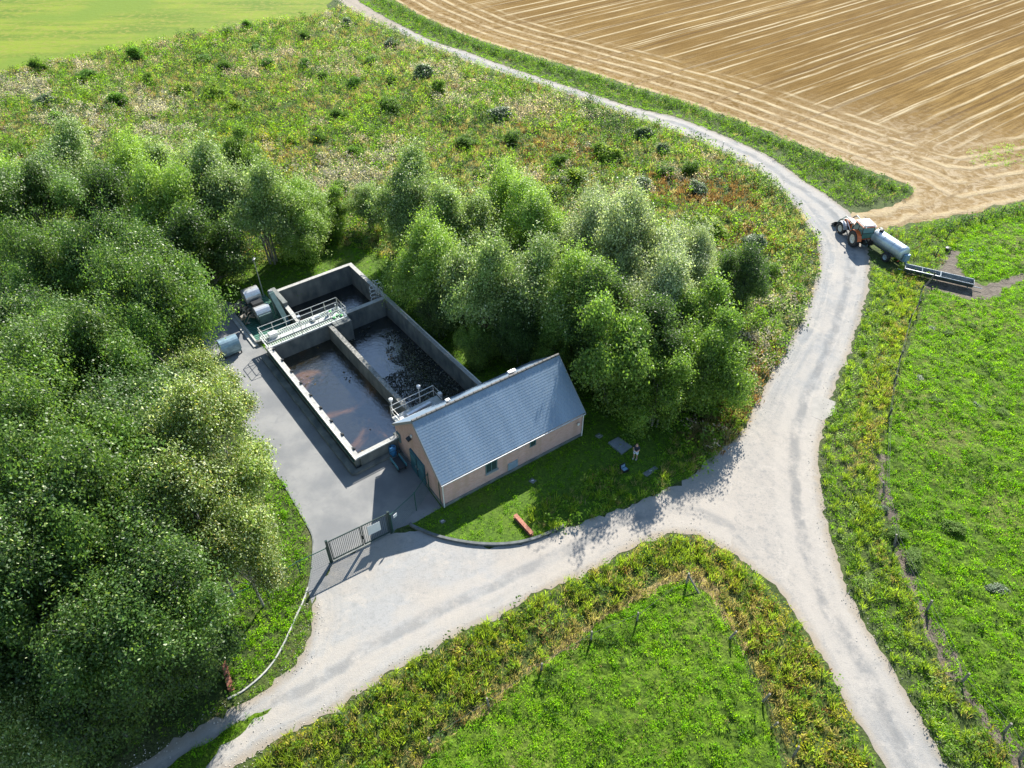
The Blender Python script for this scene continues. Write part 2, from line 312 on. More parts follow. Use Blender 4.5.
def paving(name, gray, sand, sandmix, ang=30.):
    g = G(name, .9, .3); e = g.attr('edge'); x, y, z = g.xyz()
    st = g.noise(1., 5, g.comb(g.math('MULTIPLY', e, 2.2), g.math('MULTIPLY', y, .10), g.math('MULTIPLY', x, .10)), .6)
    big = g.noise(.22, 5); fine = g.noise(14., 4, None, .75); mid = g.noise(1.7, 5, None, .65)
    j = g.math('SUBTRACT', 1., g.ramp(g.math('ADD', g.dist(15.5, 32.), g.math('MULTIPLY', big, 12.)), 14., 26.))
    sm = g.math('MINIMUM', 1., g.math('ADD', g.math('MULTIPLY', g.ramp(big, .42, .62), sandmix), g.math('MULTIPLY', j, .9)))
    c = g.mix(sm, gray, sand)
    ca, sa = math.cos(math.radians(ang)), math.sin(math.radians(ang)); al = g.math('ADD', g.math('MULTIPLY', x, ca), g.math('MULTIPLY', y, sa)); ac = g.math('SUBTRACT', g.math('MULTIPLY', y, ca), g.math('MULTIPLY', x, sa))
    ls_ = g.noise(1., 6, g.comb(g.math('MULTIPLY', al, .16), g.math('MULTIPLY', ac, 1.5)), .65)
    c = g.mix(g.math('MULTIPLY', g.ramp(ls_, .50, .66), .2), c, tuple(v*.70 for v in gray)); c = g.mix(g.math('MULTIPLY', g.ramp(ls_, .48, .34), .2), c, tuple(min(1, v*1.22) for v in sand))
    sk = g.math('MULTIPLY', g.math('SUBTRACT', 1., g.ramp(e, 1.6, 2.8)), g.math('SUBTRACT', 1., g.math('MULTIPLY', j, .7)))
    c = g.mix(g.math('MULTIPLY', g.math('MULTIPLY', g.ramp(st, .45, .68), .5), sk), c, tuple(v*1.18 for v in sand))
    c = g.mix(g.math('MULTIPLY', g.math('MULTIPLY', g.ramp(st, .52, .30), .5), sk), c, tuple(v*.74 for v in gray))
    c = g.mix(g.math('MULTIPLY', g.ramp(mid, .5, .68), .45), c, tuple(v*.72 for v in gray)); c = g.mix(g.math('MULTIPLY', g.ramp(g.noise(.7, 6, None, .7, 1.), .52, .66), .5), c, tuple(v*1.22 for v in sand)); c = g.mix(g.math('MULTIPLY', g.ramp(g.noise(5., 5, None, .8), .52, .64), .5), c, tuple(v*.66 for v in gray))
    lo = g.math('ADD', g.attr('low'), g.math('MULTIPLY', g.math('SUBTRACT', g.noise(.25, 3), .5), 1.6))
    def band(c0, w_): return g.math('SUBTRACT', 1., g.ramp(g.math('ABSOLUTE', g.math('SUBTRACT', lo, c0)), w_*.3, w_))
    rut = g.math('MULTIPLY', g.math('MAXIMUM', band(1.2, .75), band(3.1, .75)), g.ramp(g.noise(.4, 5), .3, .55)); mdl = g.math('MULTIPLY', band(2.15, .55), g.ramp(g.noise(.5, 6, None, .7), .38, .58))
    c = g.mix(g.math('MULTIPLY', rut, .55), c, tuple(v*1.12 for v in sand)); c = g.mix(g.math('MULTIPLY', mdl, .6), c, tuple(v*.6 for v in gray))
    edge = g.math('SUBTRACT', 1., g.ramp(g.math('ADD', e, g.math('MULTIPLY', mid, .7)), .3, 1.1))
    c = g.mix(g.math('MULTIPLY', edge, .7), c, (.22, .175, .12))
    c = g.mix(g.math('MULTIPLY', g.ramp(fine, .5, .78), .4), c, tuple(v*.62 for v in sand))
    c = g.mix(g.math('MULTIPLY', g.ramp(g.voro(5.), .16, .06), .35), c, tuple(min(1, v*1.3) for v in sand))
    return g.done(c, g.math('ADD', fine, g.math('MULTIPLY', mid, .8)), .02)
m_road = paving('road_surface', (.205, .21, .21), (.285, .26, .228), .4, -62.)
m_track = paving('track_gravel', (.265, .265, .26), (.29, .263, .229), .7)
def asphalt():
    g = G('yard_asphalt', .85, .3); n = g.noise(.35, 5); f = g.noise(22., 3, None, .8); k = g.noise(1.3, 5, dist=.8)
    c = g.mix(g.ramp(n, .35, .68), (.145, .15, .155), (.215, .215, .21)); c = g.mix(g.math('MULTIPLY', g.ramp(k, .5, .7), .5), c, (.15, .155, .16))
    c = g.mix(g.math('MULTIPLY', g.ramp(f, .55, .75), .4), c, (.28, .275, .26))
    return g.done(c, f, .01)
m_asph = asphalt()
m_mud = M('mud', (.055, .042, .03), .9, c2=(.125, .10, .075), scale=1.8, bump=.12, bscale=5.)

# ------------------------------------------------------------------ the setting
def big(r): return [(-r, -r*.2), (r, -r*.2), (r, r), (-r, r)]
sheet('ground', big(2400), 0, m_base, holes=[tank_hole])
sheet('mown_field', hay_poly, .006, hay(), amp=.5, step=1.2, seed=3)
ed = lambda line: (lambda P: edist(line, P))
se = smooth(stub_edge, 3)
sheet('stubble_field', stub_poly, .006, stubble(), grid=2.5, attr={'edge': lambda P: np.minimum(edist(se, P, False), 60)}, amp=.35, step=.8, seed=4, bound=((-60, 60), (190, 260)))
sheet('pasture_right', past_R, .004, m_past, amp=.3, step=.6, seed=5, grid=.33, bound=((20, 5), (66, 76)), relief=True)
sheet('pasture_bottom', past_C, .004, m_past, amp=.25, step=.5, seed=6, grid=.3, bound=((-20, 2), (25, 40)), relief=True)
sheet('lawn', lawn_poly, .004, m_lawn, holes=[tank_hole], seed=7)
sheet('asphalt_yard', asph_poly, .010, m_asph, holes=[tank_hole])
sheet('road', road_poly, .012, m_road, grid=.9, attr={'edge': lambda P: np.minimum(edist(road_L+road_LL[::-1], P, False), edist(road_R, P, False)), 'low': lambda P: edist(road_R, P, False)+.2}, amp=.13, step=.3, seed=8, bound=((-60, 0), (60, 150)))
sheet('gravel_track', track_poly, .016, m_track, grid=.8, attr={'edge': lambda P: np.minimum(edist(trk_up, P, False), edist(trk_lo, P, False)), 'low': lambda P: edist(trk_lo, P, False)}, amp=.16, step=.3, seed=9)
sheet('grass_strip', median_poly, .020, m_past, amp=.15, step=.3, seed=10)
sheet('mud_path', mud_poly, .010, m_mud, amp=.25, step=.4, seed=11)
sheet('soil_path', soil_poly, .009, m_mud, amp=.3, step=.4, seed=12)
sheet('concrete_patch', W([(812, 398), (820, 396), (835, 402), (834, 414), (822, 421), (811, 416)]), .020, M('pale_concrete', (.22, .21, .19), .9, c2=(.28, .262, .235), scale=1.2, bump=.01), amp=.05, step=.4)
sheet('dry_strip', smooth(W([(415, 768), (470, 718), (530, 670), (588, 625), (640, 592), (678, 572), (700, 575), (722, 600), (745, 645), (738, 648), (712, 606), (694, 586), (676, 584), (640, 604), (592, 637), (536, 684), (480, 730), (440, 775)]), 2), .008, M('dry_grass', (.20, .15, .06), .95, c2=(.30, .23, .10), scale=2.5, bump=.06, bscale=9), amp=.25, step=.4, seed=13)

# ------------------------------------------------------------------ treatment basins (local frame: X = across, Y = back)
m_conc = M('weathered_concrete', (.085, .10, .10), .9, c2=(.20, .205, .19), scale=1.3, bump=.015, bscale=12, stretch=(1, 1, .5))
m_conc2 = M('pale_concrete_top', (.26, .26, .25), .85, c2=(.40, .39, .36), scale=4, bump=.008, bscale=20)
m_galv = M('galvanised_steel', (.55, .56, .56), .38, .75, var=.12, scale=6)
m_rail = M('painted_rail', (.62, .63, .60), .4, .3, var=.08, scale=5)
m_grn = M('green_grating', (.05, .15, .11), .6, .2, var=.3, scale=3)
m_dgreen = M('dark_green_paint', (.018, .075, .055), .4, .1, var=.15, scale=4)
m_dark = M('dark_steel', (.03, .033, .035), .5, .5)
m_black = M('black_rubber', (.018, .018, .02), .7, var=.2, scale=8)
m_white = M('white_paint', (.62, .63, .62), .4, var=.04, scale=6)
m_blue = M('blue_plastic', (.04, .20, .42), .4, var=.12, scale=6)
RB = math.atan2(TB[1], TB[0])
basin = thing('treatment_basin', 'large open concrete treatment basin split into three flooded compartments behind the brick building', 'basin', (TO[0], TO[1], 0), RB)
RIM = 1.2
def wall(p, q, t, z0, z1, cap=True, m=m_conc, seg=2.6):
    p, q = Vector(p), Vector(q); d = q-p; L = d.length; a = math.atan2(d.y, d.x); n = Vector((-d.y, d.x))/L
    b = MB(); k = max(1, int(L/seg))
    for i in range(k):
        c = p+d*((i+.5)/k); b.box((c.x, c.y, (z0+z1)/2), (L/k-.02, t, z1-z0), a)
    b.box(((p+q).x/2, (p+q).y/2, (z0+z1)/2-.01), (L-.03, t-.03, z1-z0-.03), a)
    o = b.build('wall', m, basin)
    if cap:
        kb = MB().box(((p+q).x/2, (p+q).y/2, z1+.03), (L+.0, t+.05, .06), a); kb.build('coping', m_conc2, o)
    return o
wall((.2, .2), (.2, 17.2), .4, -1.6, RIM, False)
wall((.4, .2), (3.75, .2), .4, -1.6, RIM)
wall((6.1, .6), (6.1, 16.6), .34, -1.6, RIM-.02, False)
wall((12.55, .9), (12.55, 25.0), .38, -1.6, RIM)
wall((3.75, .62), (12.3, .95), .35, -1.6, RIM-.05, False)
wall((.4, 17.0), (6.4, 17.0), .4, -1.6, RIM-.03, False)
wall((6.4, 17.4), (12.3, 17.4), .4, -1.6, RIM-.02)
wall((4.4, 24.8), (12.35, 24.8), .36, -1.8, RIM+.02)
wall((4.0, 18.9), (4.2, 24.6), .34, -1.6, RIM-.02)
MB().box((7.2, 16.75, -.05), (1.7, 1.7, 2.7)).build('gate_block', m_conc, basin, bevel=.03)
MB().box((.18, 8.5, RIM+.05), (.50, 17.2, .1)).build('coping', m_conc2, basin, bevel=.02)
MB().box((6.1, 8.4, RIM+.02), (.42, 15.6, .05)).build('coping', M('stained_coping', (.11, .11, .10), .9, c2=(.32, .31, .28), scale=5), basin)
MB().box((-.35, 8.5, .14), (.55, 17.6, .28)).build('footing', m_conc, basin, bevel=.03)
MB().box((1.6, -.22, .13), (4.0, .4, .26)).build('footing', m_conc, basin, bevel=.03)
for yy in np.arange(1, 17, 1.9): MB().box((.44, yy, RIM+.17), (.12, .22, .14)).box((.40, yy+.1, RIM+.05), (.2, .3, .12)).build('rail_bracket', m_dark, basin)
MB().tube([(-.02, -.1, RIM+.17), (-.02, 16.2, RIM+.17)], .035).tube([(.12, -.05, RIM+.15), (3.6, -.05, RIM+.15)], .04).build('rim_pipe', m_rail, basin)
MB().box((-.06, 8.2, .88), (.10, 16.0, .12)).build('cable_duct', m_dgreen, basin)
def water(name, c1, c2, sc, rough=.04):
    g = G(name, rough, .5); n = g.noise(sc, 5, dist=.8); c = g.mix(g.ramp(n, .5, .66), c1, c2)
    wv = g.noise(2.4, 5, None, .7, 1.); g.b.inputs['IOR'].default_value = 2.3
    return g.done(c, wv, .03)
def pool(x0, y0, x1, y1, z, m):
    bm = bmesh.new(); vs = [bm.verts.new((x, y, z)) for x, y in ((x0, y0), (x1, y0), (x1, y1), (x0, y1))]; bm.faces.new(vs)
    me = bpy.data.meshes.new('basin_water'); bm.to_mesh(me); bm.free(); me.materials.append(m)
    o = bpy.data.objects.new('basin_water', me); COL.objects.link(o); o.location = basin.location; o.rotation_euler = basin.rotation_euler; o['kind'] = 'structure'; return o
pool(.4, .4, 5.93, 16.8, -.55, water('brown_water', (.014, .013, .008), (.10, .05, .018), .28))
pool(6.27, .8, 12.31, 17.2, -.85, water('dark_water', (.010, .013, .014), (.02, .02, .015), .5))
pool(4.17, 17.6, 12.31, 24.6, -1.05, water('black_water', (.006, .008, .010), (.01, .01, .01), .5, .12))
pool(.4, 17.2, 3.83, 19.6, -1.05, bpy.data.materials['black_water'])
MB().box((-.3, 22.9, .06), (.5, 7.4, .14)).build('kerb', m_conc2, basin)
MB().box((2.1, 19.42, .2), (4.2, .3, .5)).build('kerb', m_conc, basin)

def loc(x, y, z=0.): return (TO[0]+TB[0]*x+TA[0]*y, TO[1]+TB[1]*x+TA[1]*y, z)
def rail(root, path, z, h=1.1, gap=1.25, mat=None, r=.028):
    """a handrail as one part with its posts as parts"""
    mat = mat or m_rail; o = MB().tube([(x, y, z+h) for x, y in path], r, 6).build('handrail', mat, root)
    MB().tube([(x, y, z+h*.52) for x, y in path], r, 6).build('mid_rail', mat, root)
    for i in range(len(path)-1):
        p, q = Vector(path[i]), Vector(path[i+1]); k = max(1, round((q-p).length/gap))
        for j in range(k + (1 if i == len(path)-2 else 0)):
            c = p+(q-p)*j/k; MB().tube([(c.x, c.y, z), (c.x, c.y, z+h)], r, 6).build('post', mat, root)
    return o
# long walkway over the back of the left tank
wk = thing('walkway', 'pale metal walkway with handrails and green grating across the back of the left tank', 'walkway', loc(.1, 16.6, RIM), RB)
MB().box((3.95, .12, .06), (8.0, .10, .16)).box((3.95, 2.05, .06), (8.0, .10, .16)).box((.02, 1.1, .06), (.1, 2.0, .16)).box((7.9, 1.1, .06), (.1, 2.0, .16)).build('frame', m_rail, wk)
b = MB()
for k in range(38): b.box((.2+k*.205, 1.1, .10), (.13, 1.84, .03))
b.build('grating', M('worn_green_grating', (.20, .27, .23), .6, c2=(.34, .37, .33), scale=3), wk)
rail(wk, [(.05, .1), (6.3, .1)], .1); rail(wk, [(.05, 2.05), (7.9, 2.05), (7.9, .1), (6.3, .1)], .1); rail(wk, [(.05, .1), (.05, 2.05)], .1)
MB().box((3.9, .95, .17), (6.9, .5, .07)).build('deck_plate', M('bleached_plate', (.28, .31, .29), .6, c2=(.42, .42, .41), scale=4), wk)
MB().box((1.0, 1.3, .40), (.75, .6, .55)).build('cabinet', m_white, wk, bevel=.03)
MB().lathe([(.16, .12), (.16, .5), (.10, .55), (.10, .75)], 'Z', (6.5, 1.2, 0), 12).build('actuator', m_galv, wk, True)
MB().lathe([(.13, .12), (.13, .42), (.07, .5), (.07, .9)], 'Z', (7.5, 1.5, 0), 12).build('actuator', m_galv, wk, True)
for k, (px, py) in enumerate(((6.8, .6), (7.2, .75), (7.5, .5), (6.9, 1.7))): MB().lathe([(.10, .12), (.15, .16), (.15, .22), (.05, .26)], 'Z', (px, py, 0), 12).build('hand_wheel', M('bright_green', (.10, .45, .12), .4) if k == 0 else bpy.data.materials['bright_green'], wk, True)
MB().box((5.3, 1.55, .25), (.9, .35, .25)).box((5.0, 1.2, .3), (.3, .3, .35)).build('motor', m_galv, wk, bevel=.03)
MB().tube([(3.35, .12, .1), (3.35, .12, 2.0)], .035).box((3.35, .12, 2.05), (.3, .3, .26)).build('lamp_post', m_galv, wk)
# short walkway behind the building
w2 = thing('walkway', 'short railed platform with white deck behind the building roof', 'walkway', loc(4.5, .85, RIM), RB)
MB().box((2.15, .7, .06), (4.3, 1.4, .12)).build('deck_plate', bpy.data.materials['bleached_plate'], w2)
rail(w2, [(.05, .1), (.05, 1.5), (4.1, 1.5), (4.1, .2)], .12, 1.15)
for px, py in ((.3, 1.75), (2.9, 1.75)): MB().tube([(px, py, .0), (px, py, 1.55)], .045).lathe([(.15, 1.5), (.17, 1.62), (.17, 1.72), (.05, 1.78)], 'Z', (px, py, 0), 12).build('vent_pipe', m_white, w2)
MB().box((.4, .4, .35), (.4, .5, .35)).build('control_box', m_white, w2, bevel=.03); MB().box((4.35, .9, .6), (.3, .35, .3)).build('control_box', m_white, w2, bevel=.03)
MB().box((2.2, .8, .22), (2.4, .3, .2), .06).build('pipe_cover', m_galv, w2, bevel=.03)
# ladder with safety hoops at the right wall
ld = thing('safety_ladder', 'hooped steel ladder on the right wall where two compartments meet', 'ladder', loc(12.0, 17.9, 0), RB)
MB().tube([(.1, 0, -1), (.1, 0, 2.7), (.5, 0, 2.7), (.8, 0, 1.6)], .03).tube([(.1, .55, -1), (.1, .55, 2.7), (.5, .55, 2.7), (.8, .55, 1.6)], .03).build('stile', m_galv, ld)
for k in range(12): MB().tube([(.1, 0, -.9+k*.28), (.1, .55, -.9+k*.28)], .02).build('rung', m_galv, ld)
for k in range(4): MB().tube([(.1-.75*math.sin(PI*j/10), .275-.42*math.cos(PI*j/10), .9+k*.45) for j in range(11)], .022).build('hoop', m_galv, ld)
rail(ld, [(.3, -.6), (.3, .0)], RIM, 1.1, .6, m_galv); rail(ld, [(.3, .6), (.3, 1.4)], RIM, 1.1, .7, m_galv)
# handrail segments along the right wall
hr = thing('wall_handrail', 'low pale pipe rail on top of the right basin wall', 'handrail', loc(12.66, 1.2, RIM), RB)
MB().tube([(0, 0, .12), (0, 13.4, .12)], .05).build('pipe', m_rail, hr)
for k in range(6): MB().box((0, .3+k*2.55, .06), (.1, .12, .12)).build('bracket', m_galv, hr)

# screening plant: grating pit, hooded machines, inclined screen, lamp post
pit = thing('grating_pit', 'green steel grating floor with a white edge beside the screening machines', 'grating', loc(-.1, 19.6, 0), RB)
MB().box((1.9, 3.5, .18), (3.7, 6.9, .05)).build('grating', m_grn, pit)
MB().box((.0, 3.5, .17), (.16, 7.0, .30)).box((1.9, .02, .17), (3.9, .16, .30)).build('edge_frame', m_conc2, pit)
b = MB()
for k in range(24): b.box((1.9, .3+k*.28, .22), (3.6, .03, .03))
b.build('grating_bar', m_dgreen, pit)
def hood(root, x0, x1, y, z, r, name='hood', mat=None, lid=True):
    """half barrel cover, axis along X"""
    b = MB(); n = 10
    prof = [(y-r, z-r*.55)]+[(y-r*math.cos(PI*k/n), z+r*math.sin(PI*k/n)) for k in range(n+1)]+[(y+r, z-r*.55)]
    b.prism(prof, 'X', x0, x1); return b.build(name, mat or m_galv, root)
hc = thing('screening_machine', 'screening machine with two shiny curved steel hoods on the green grating', 'machine', loc(1.9, 22.2, 0), RB)
hood(hc, -.75, .75, 2.6, 1.9, .72); hood(hc, -.7, .7, .25, 1.25, .62)
MB().box((0, 1.2, .85), (1.3, 3.6, 1.0)).build('casing', M('machine_casing', (.10, .16, .16), .5, .5, var=.2), hc, bevel=.04)
MB().box((0, 1.35, 1.55), (1.1, .8, .45)).build('motor', m_dark, hc, bevel=.05)
for sx in (-.6, .6):
    for sy in (-.3, 2.9): MB().box((sx, sy, .45), (.12, .12, .9)).build('leg', m_dark, hc)
b = MB(); rr = random.Random(5)
for k in range(26): b.box((-.8-rr.random()*1.2, rr.uniform(.2, 3.6), .3+rr.random()*1.1), (rr.uniform(.1, .5), rr.uniform(.1, .45), rr.uniform(.08, .5)), rr.random()*3, rr.random())
for k in range(7): b.tube([(-.7, .4+k*.5, 1.3), (-1.2, .3+k*.5, 1.2+.2*rr.random()), (-1.8, .5+k*.45, .3)], .045)
b.build('pipework', M('rusty_pipework', (.09, .07, .055), .7, .3, c2=(.33, .30, .25), scale=5), hc)
sc_ = thing('inclined_screen', 'dark green inclined screen trough leaning up beside the back basin', 'screen', loc(3.35, 20.3, 0), RB)
b = MB(); b.prism([(-.2, 0), (.5, 0), (3.1, 2.0), (3.1, 2.5), (2.6, 2.5), (-.2, .5)], 'X', -.25, .25); b.build('trough', M('teal_steel', (.05, .10, .10), .5, .4, var=.2), sc_, bevel=.02)
MB().box((0, 3.0, 2.45), (.4, .35, .35)).build('motor', m_galv, sc_, bevel=.06)
MB().box((-.22, 2.3, .8), (.08, .08, 1.6)).build('support', m_galv, sc_); MB().box((.22, 2.3, .8), (.08, .08, 1.6)).build('support', m_galv, sc_)
MB().box((.75, 3.2, .8), (.5, 3.2, 1.6)).build('side_wall', m_conc, sc_, bevel=.03)
lp = thing('lamp_post', 'slim grey lamp post standing behind the screening machines', 'lamp post', (*at(264.5, 298), 0), 0)
MB().tube([(0, 0, 0), (0, 0, 2), (0, 0, 4.5)], [.07, .055, .04], 8).build('pole', m_galv, lp)
MB().box((0, .1, 4.55), (.22, .5, .12)).build('lamp_head', m_galv, lp, bevel=.03)
MB().box((0, 0, .06), (.3, .3, .12)).build('base', m_conc, lp)
bn = thing('curved_container', 'curved metal waste container standing alone on the asphalt by the trees', 'container', loc(-2.45, 19.9, 0), RB)
hood(bn, -.85, .85, 0, .95, .72, 'cover', M('bluish_galvanised', (.22, .32, .37), .45, .5, var=.2, scale=3)); MB().box((0, -.05, .45), (1.6, 1.2, .5)).build('body', M('bluish_steel', (.16, .24, .27), .5, .5, var=.15), bn, bevel=.04)
for sx in (-.75, .75):
    for sy in (-.6, .6): MB().box((sx, sy, .12), (.1, .1, .24)).build('foot', m_dark, bn)

# ------------------------------------------------------------------ the building
hs = thing('brick_building', 'pink walled technical building with a blue grey tiled gable roof', 'building', (HO[0], HO[1], 0), HA)
def brick():
    g = G('pink_brick', .85, .3); tc = g.t.nodes.new('ShaderNodeTexCoord').outputs['Object']
    sx = g.t.nodes.new('ShaderNodeSeparateXYZ'); g.L(tc, sx.inputs[0]); v = g.comb(g.math('ADD', sx.outputs[0], sx.outputs[1]), sx.outputs[2])
    bt = g.t.nodes.new('ShaderNodeTexBrick'); g.L(v, bt.inputs[0]); bt.inputs['Scale'].default_value = 1; bt.inputs['Brick Width'].default_value = .25; bt.inputs['Row Height'].default_value = .09; bt.inputs['Mortar Size'].default_value = .008
    bt.inputs['Color1'].default_value = (.47, .28, .25, 1); bt.inputs['Color2'].default_value = (.54, .355, .325, 1); bt.inputs['Mortar'].default_value = (.42, .37, .32, 1)
    n = g.noise(1., 5, g.comb(g.math('MULTIPLY', sx.outputs[0], 1.5), g.math('MULTIPLY', sx.outputs[1], 1.5), g.math('MULTIPLY', sx.outputs[2], .35)))
    low = g.math('SUBTRACT', 1., g.ramp(g.math('ADD', sx.outputs[2], g.noise(2., 3)), .45, 1.1))
    c = g.mix(g.math('MULTIPLY', g.ramp(n, .45, .68), .5), bt.outputs[0], (.36, .25, .19)); c = g.mix(g.math('MULTIPLY', low, .4), c, (.48, .42, .36))
    return g.done(c, bt.outputs['Fac'], -.004)
m_brick = brick()
prof = [(0, 0), (HW, 0), (HW, HE-.02), (HW/2, HR-.10), (0, HE-.02)]
wl = MB(); wl.prism(prof, 'X', .12, HL-.12); WALL = wl.build('wall', m_brick, hs)
WALL.data.transform(Matrix.Translation((0, 0, 0)))
MB().box((HL/2, -.03, .14), (HL-.2, .1, .28)).box((.09, HW/2, .12), (.1, HW, .24)).box((HL-.09, HW/2, .12), (.1, HW, .24)).build('plinth', m_conc, hs)
# roof: overlapping courses of tiles on both slopes
def tile_mat():
    g = G('slate_blue_tile', .36, .6); tc = g.t.nodes.new('ShaderNodeTexCoord').outputs['Object']
    sx = g.t.nodes.new('ShaderNodeSeparateXYZ'); g.L(tc, sx.inputs[0])
    col = g.math('FRACT', g.math('ADD', g.math('DIVIDE', sx.outputs[0], .30), g.math('MULTIPLY', g.math('FLOOR', g.math('DIVIDE', g.math('SUBTRACT', sx.outputs[2], HE), .2147)), .5)))
    j = g.math('LESS_THAN', g.math('ABSOLUTE', g.math('SUBTRACT', col, .5)), .03)
    n = g.noise(.5, 4, g.comb(sx.outputs[0], g.math('MULTIPLY', sx.outputs[1], .2), 0.)); f = g.noise(5., 4)
    c = g.mix(g.ramp(n, .35, .65), (.145, .205, .275), (.20, .27, .35)); c = g.mix(g.math('MULTIPLY', g.ramp(f, .45, .7), .4), c, (.24, .28, .315))
    c = g.mix(g.math('MULTIPLY', j, .6), c, (.08, .10, .125)); return g.done(c, f, .006)
m_tile = tile_mat(); m_ridge = M('ridge_tile', (.12, .115, .11), .7, var=.2, scale=3)
half = HW/2+.14; pitch = (HR-HE)/(HW/2); L = half*math.sqrt(1+pitch*pitch); nrow = 24; b = MB()
for side in (0, 1):
    for r in range(nrow):
        t0, t1 = r/nrow, (r+1.12)/nrow; t1 = min(t1, 1)
        for (ta, tb) in ((t0, t1),):
            ya, yb = -.14+half*ta, -.14+half*tb; za, zb = HE-.14*pitch+.063+half*ta*pitch, HE-.14*pitch+.051+half*tb*pitch
            if side: ya, yb = HW-ya, HW-yb
            vs = [(0, ya, za), (HL, ya, za), (HL, yb, zb), (0, yb, zb), (0, ya, za-.07), (HL, ya, za-.07), (HL, yb, zb-.04), (0, yb, zb-.04)]
            b.add(vs, [(0, 1, 2, 3), (0, 4, 5, 1), (1, 5, 6, 2), (3, 7, 4, 0), (7, 6, 5, 4), (2, 6, 7, 3)])
roof = b.build('roof', m_tile, hs)
b = MB()
for k in range(33): b.tube([(.02+k*.3985, HW/2, HR+.05+.015*(k % 2)), (.40+k*.3985, HW/2, HR+.05)], [.115, .10], 8)
b.build('ridge', m_ridge, roof, True)
for sx in (0, HL):     # bargeboards
    for sd_ in (0, 1):
        y0, y1 = (-.14, HW/2) if not sd_ else (HW+.14, HW/2)
        ang = math.atan(pitch)*(1 if not sd_ else -1)
        MB().box((sx, (y0+y1)/2, (HE-.14*pitch+HR)/2-.05), (.05, L-.06, .20), 0, ang).build('bargeboard', M('grey_fascia', (.20, .22, .23), .6) if 'grey_fascia' not in bpy.data.materials else bpy.data.materials['grey_fascia'], roof)
for yy in (-.20, HW+.20):
    MB().tube([(-.02, yy, HE-.17), (HL+.02, yy, HE-.20)], .05, 10).build('gutter', m_galv, hs)
MB().tube([(.10, -.2, HE-.2), (.12, -.09, HE-.45), (.12, -.09, 0.05)], .05, 8).build('downpipe', m_white, hs, True)
MB().tube([(HL-.1, -.2, HE-.2), (HL-.12, -.09, HE-.45), (HL-.12, -.09, 0.05)], .05, 8).build('downpipe', m_white, hs, True)
for px, s in ((8.9, .9), (3.2, .5)):
    MB().box((px, HW/2+.35, HR+.08), (.75*s, .3, .24)).build('roof_vent', m_galv, roof, bevel=.03)
m_glass = M('window_glass', (.03, .055, .06), .08, spec=.9)
m_wfr = M('window_frame', (.10, .17, .18), .5)
def window(x0, x1, z0, z1, sill=True, pane_bars=1):
    f = MB(); t = .07
    f.box(((x0+x1)/2, -.005, z1-t/2), (x1-x0, .09, t)).box(((x0+x1)/2, -.005, z0+t/2), (x1-x0, .09, t)).box((x0+t/2, -.005, (z0+z1)/2), (t, .085, z1-z0-.004)).box((x1-t/2, -.005, (z0+z1)/2), (t, .085, z1-z0-.004))
    for k in range(pane_bars): f.box((x0+(x1-x0)*(k+1)/(pane_bars+1), -.008, (z0+z1)/2), (.05, .07, z1-z0-.01))
    o = f.build('window', m_wfr, hs); MB().box(((x0+x1)/2, -.004, (z0+z1)/2), (x1-x0-.06, .03, z1-z0-.06)).build('pane', m_glass, o)
    if sill: MB().box(((x0+x1)/2, -.07, z0-.04), (x1-x0+.14, .2, .07)).build('sill', m_conc2, o)
window(3.82, 4.86, 1.27, 2.35); window(7.86, 8.44, 1.70, 2.38, False, 0)
b = MB().box((6.28, -.03, .72), (.92, .06, .78))
for k in range(7): b.box((6.28, -.075, .42+k*.1), (.8, .05, .03), 0, .5)
b.build('louvre_panel', M('blue_grey_panel', (.20, .27, .31), .5, var=.1), hs)
MB().lathe([(.13, 0), (.13, .08), (.08, .14)], 'Y', (12.52, -.2, 1.7), 12).build('wall_lamp', m_white, hs, True)
# west gable: double door, shutter window, lamp
dr = MB().box((.06, 3.62, 1.1), (.16, 2.15, 2.2)).build('door', M('teal_door', (.035, .12, .16), .45, .2, var=.12, scale=5), hs)
MB().box((-.03, 3.62, 1.1), (.03, .04, 2.16)).build('door_seam', m_dark, dr)
MB().box((-.05, 3.48, 1.05), (.06, .04, .22)).build('handle', m_galv, dr); MB().box((-.05, 3.76, 1.05), (.06, .04, .22)).build('handle', m_galv, dr)
for yy in (3.08, 4.16): MB().box((-.028, yy, 1.6), (.03, .75, .6)).build('door_panel', M('teal_panel', (.05, .15, .19), .5) if 'teal_panel' not in bpy.data.materials else bpy.data.materials['teal_panel'], dr)
wn = MB().box((.08, 6.62, 1.75), (.16, .5, .9)).build('window', m_wfr, hs); MB().box((-.006, 6.62, 1.75), (.03, .38, .78)).build('pane', m_glass, wn)
lm = MB().box((-.12, 4.26, 3.72), (.35, .42, .14), 0, 0, -.4).build('floodlight', m_dark, hs, bevel=.03)
MB().box((.03, 4.1, 4.05), (.12, .2, .2)).build('alarm_box', m_white, hs, bevel=.02)
MB().tube([(.05, .35, .1), (.05, .35, HE-.2)], .03).build('cable_pipe', m_dgreen, hs)
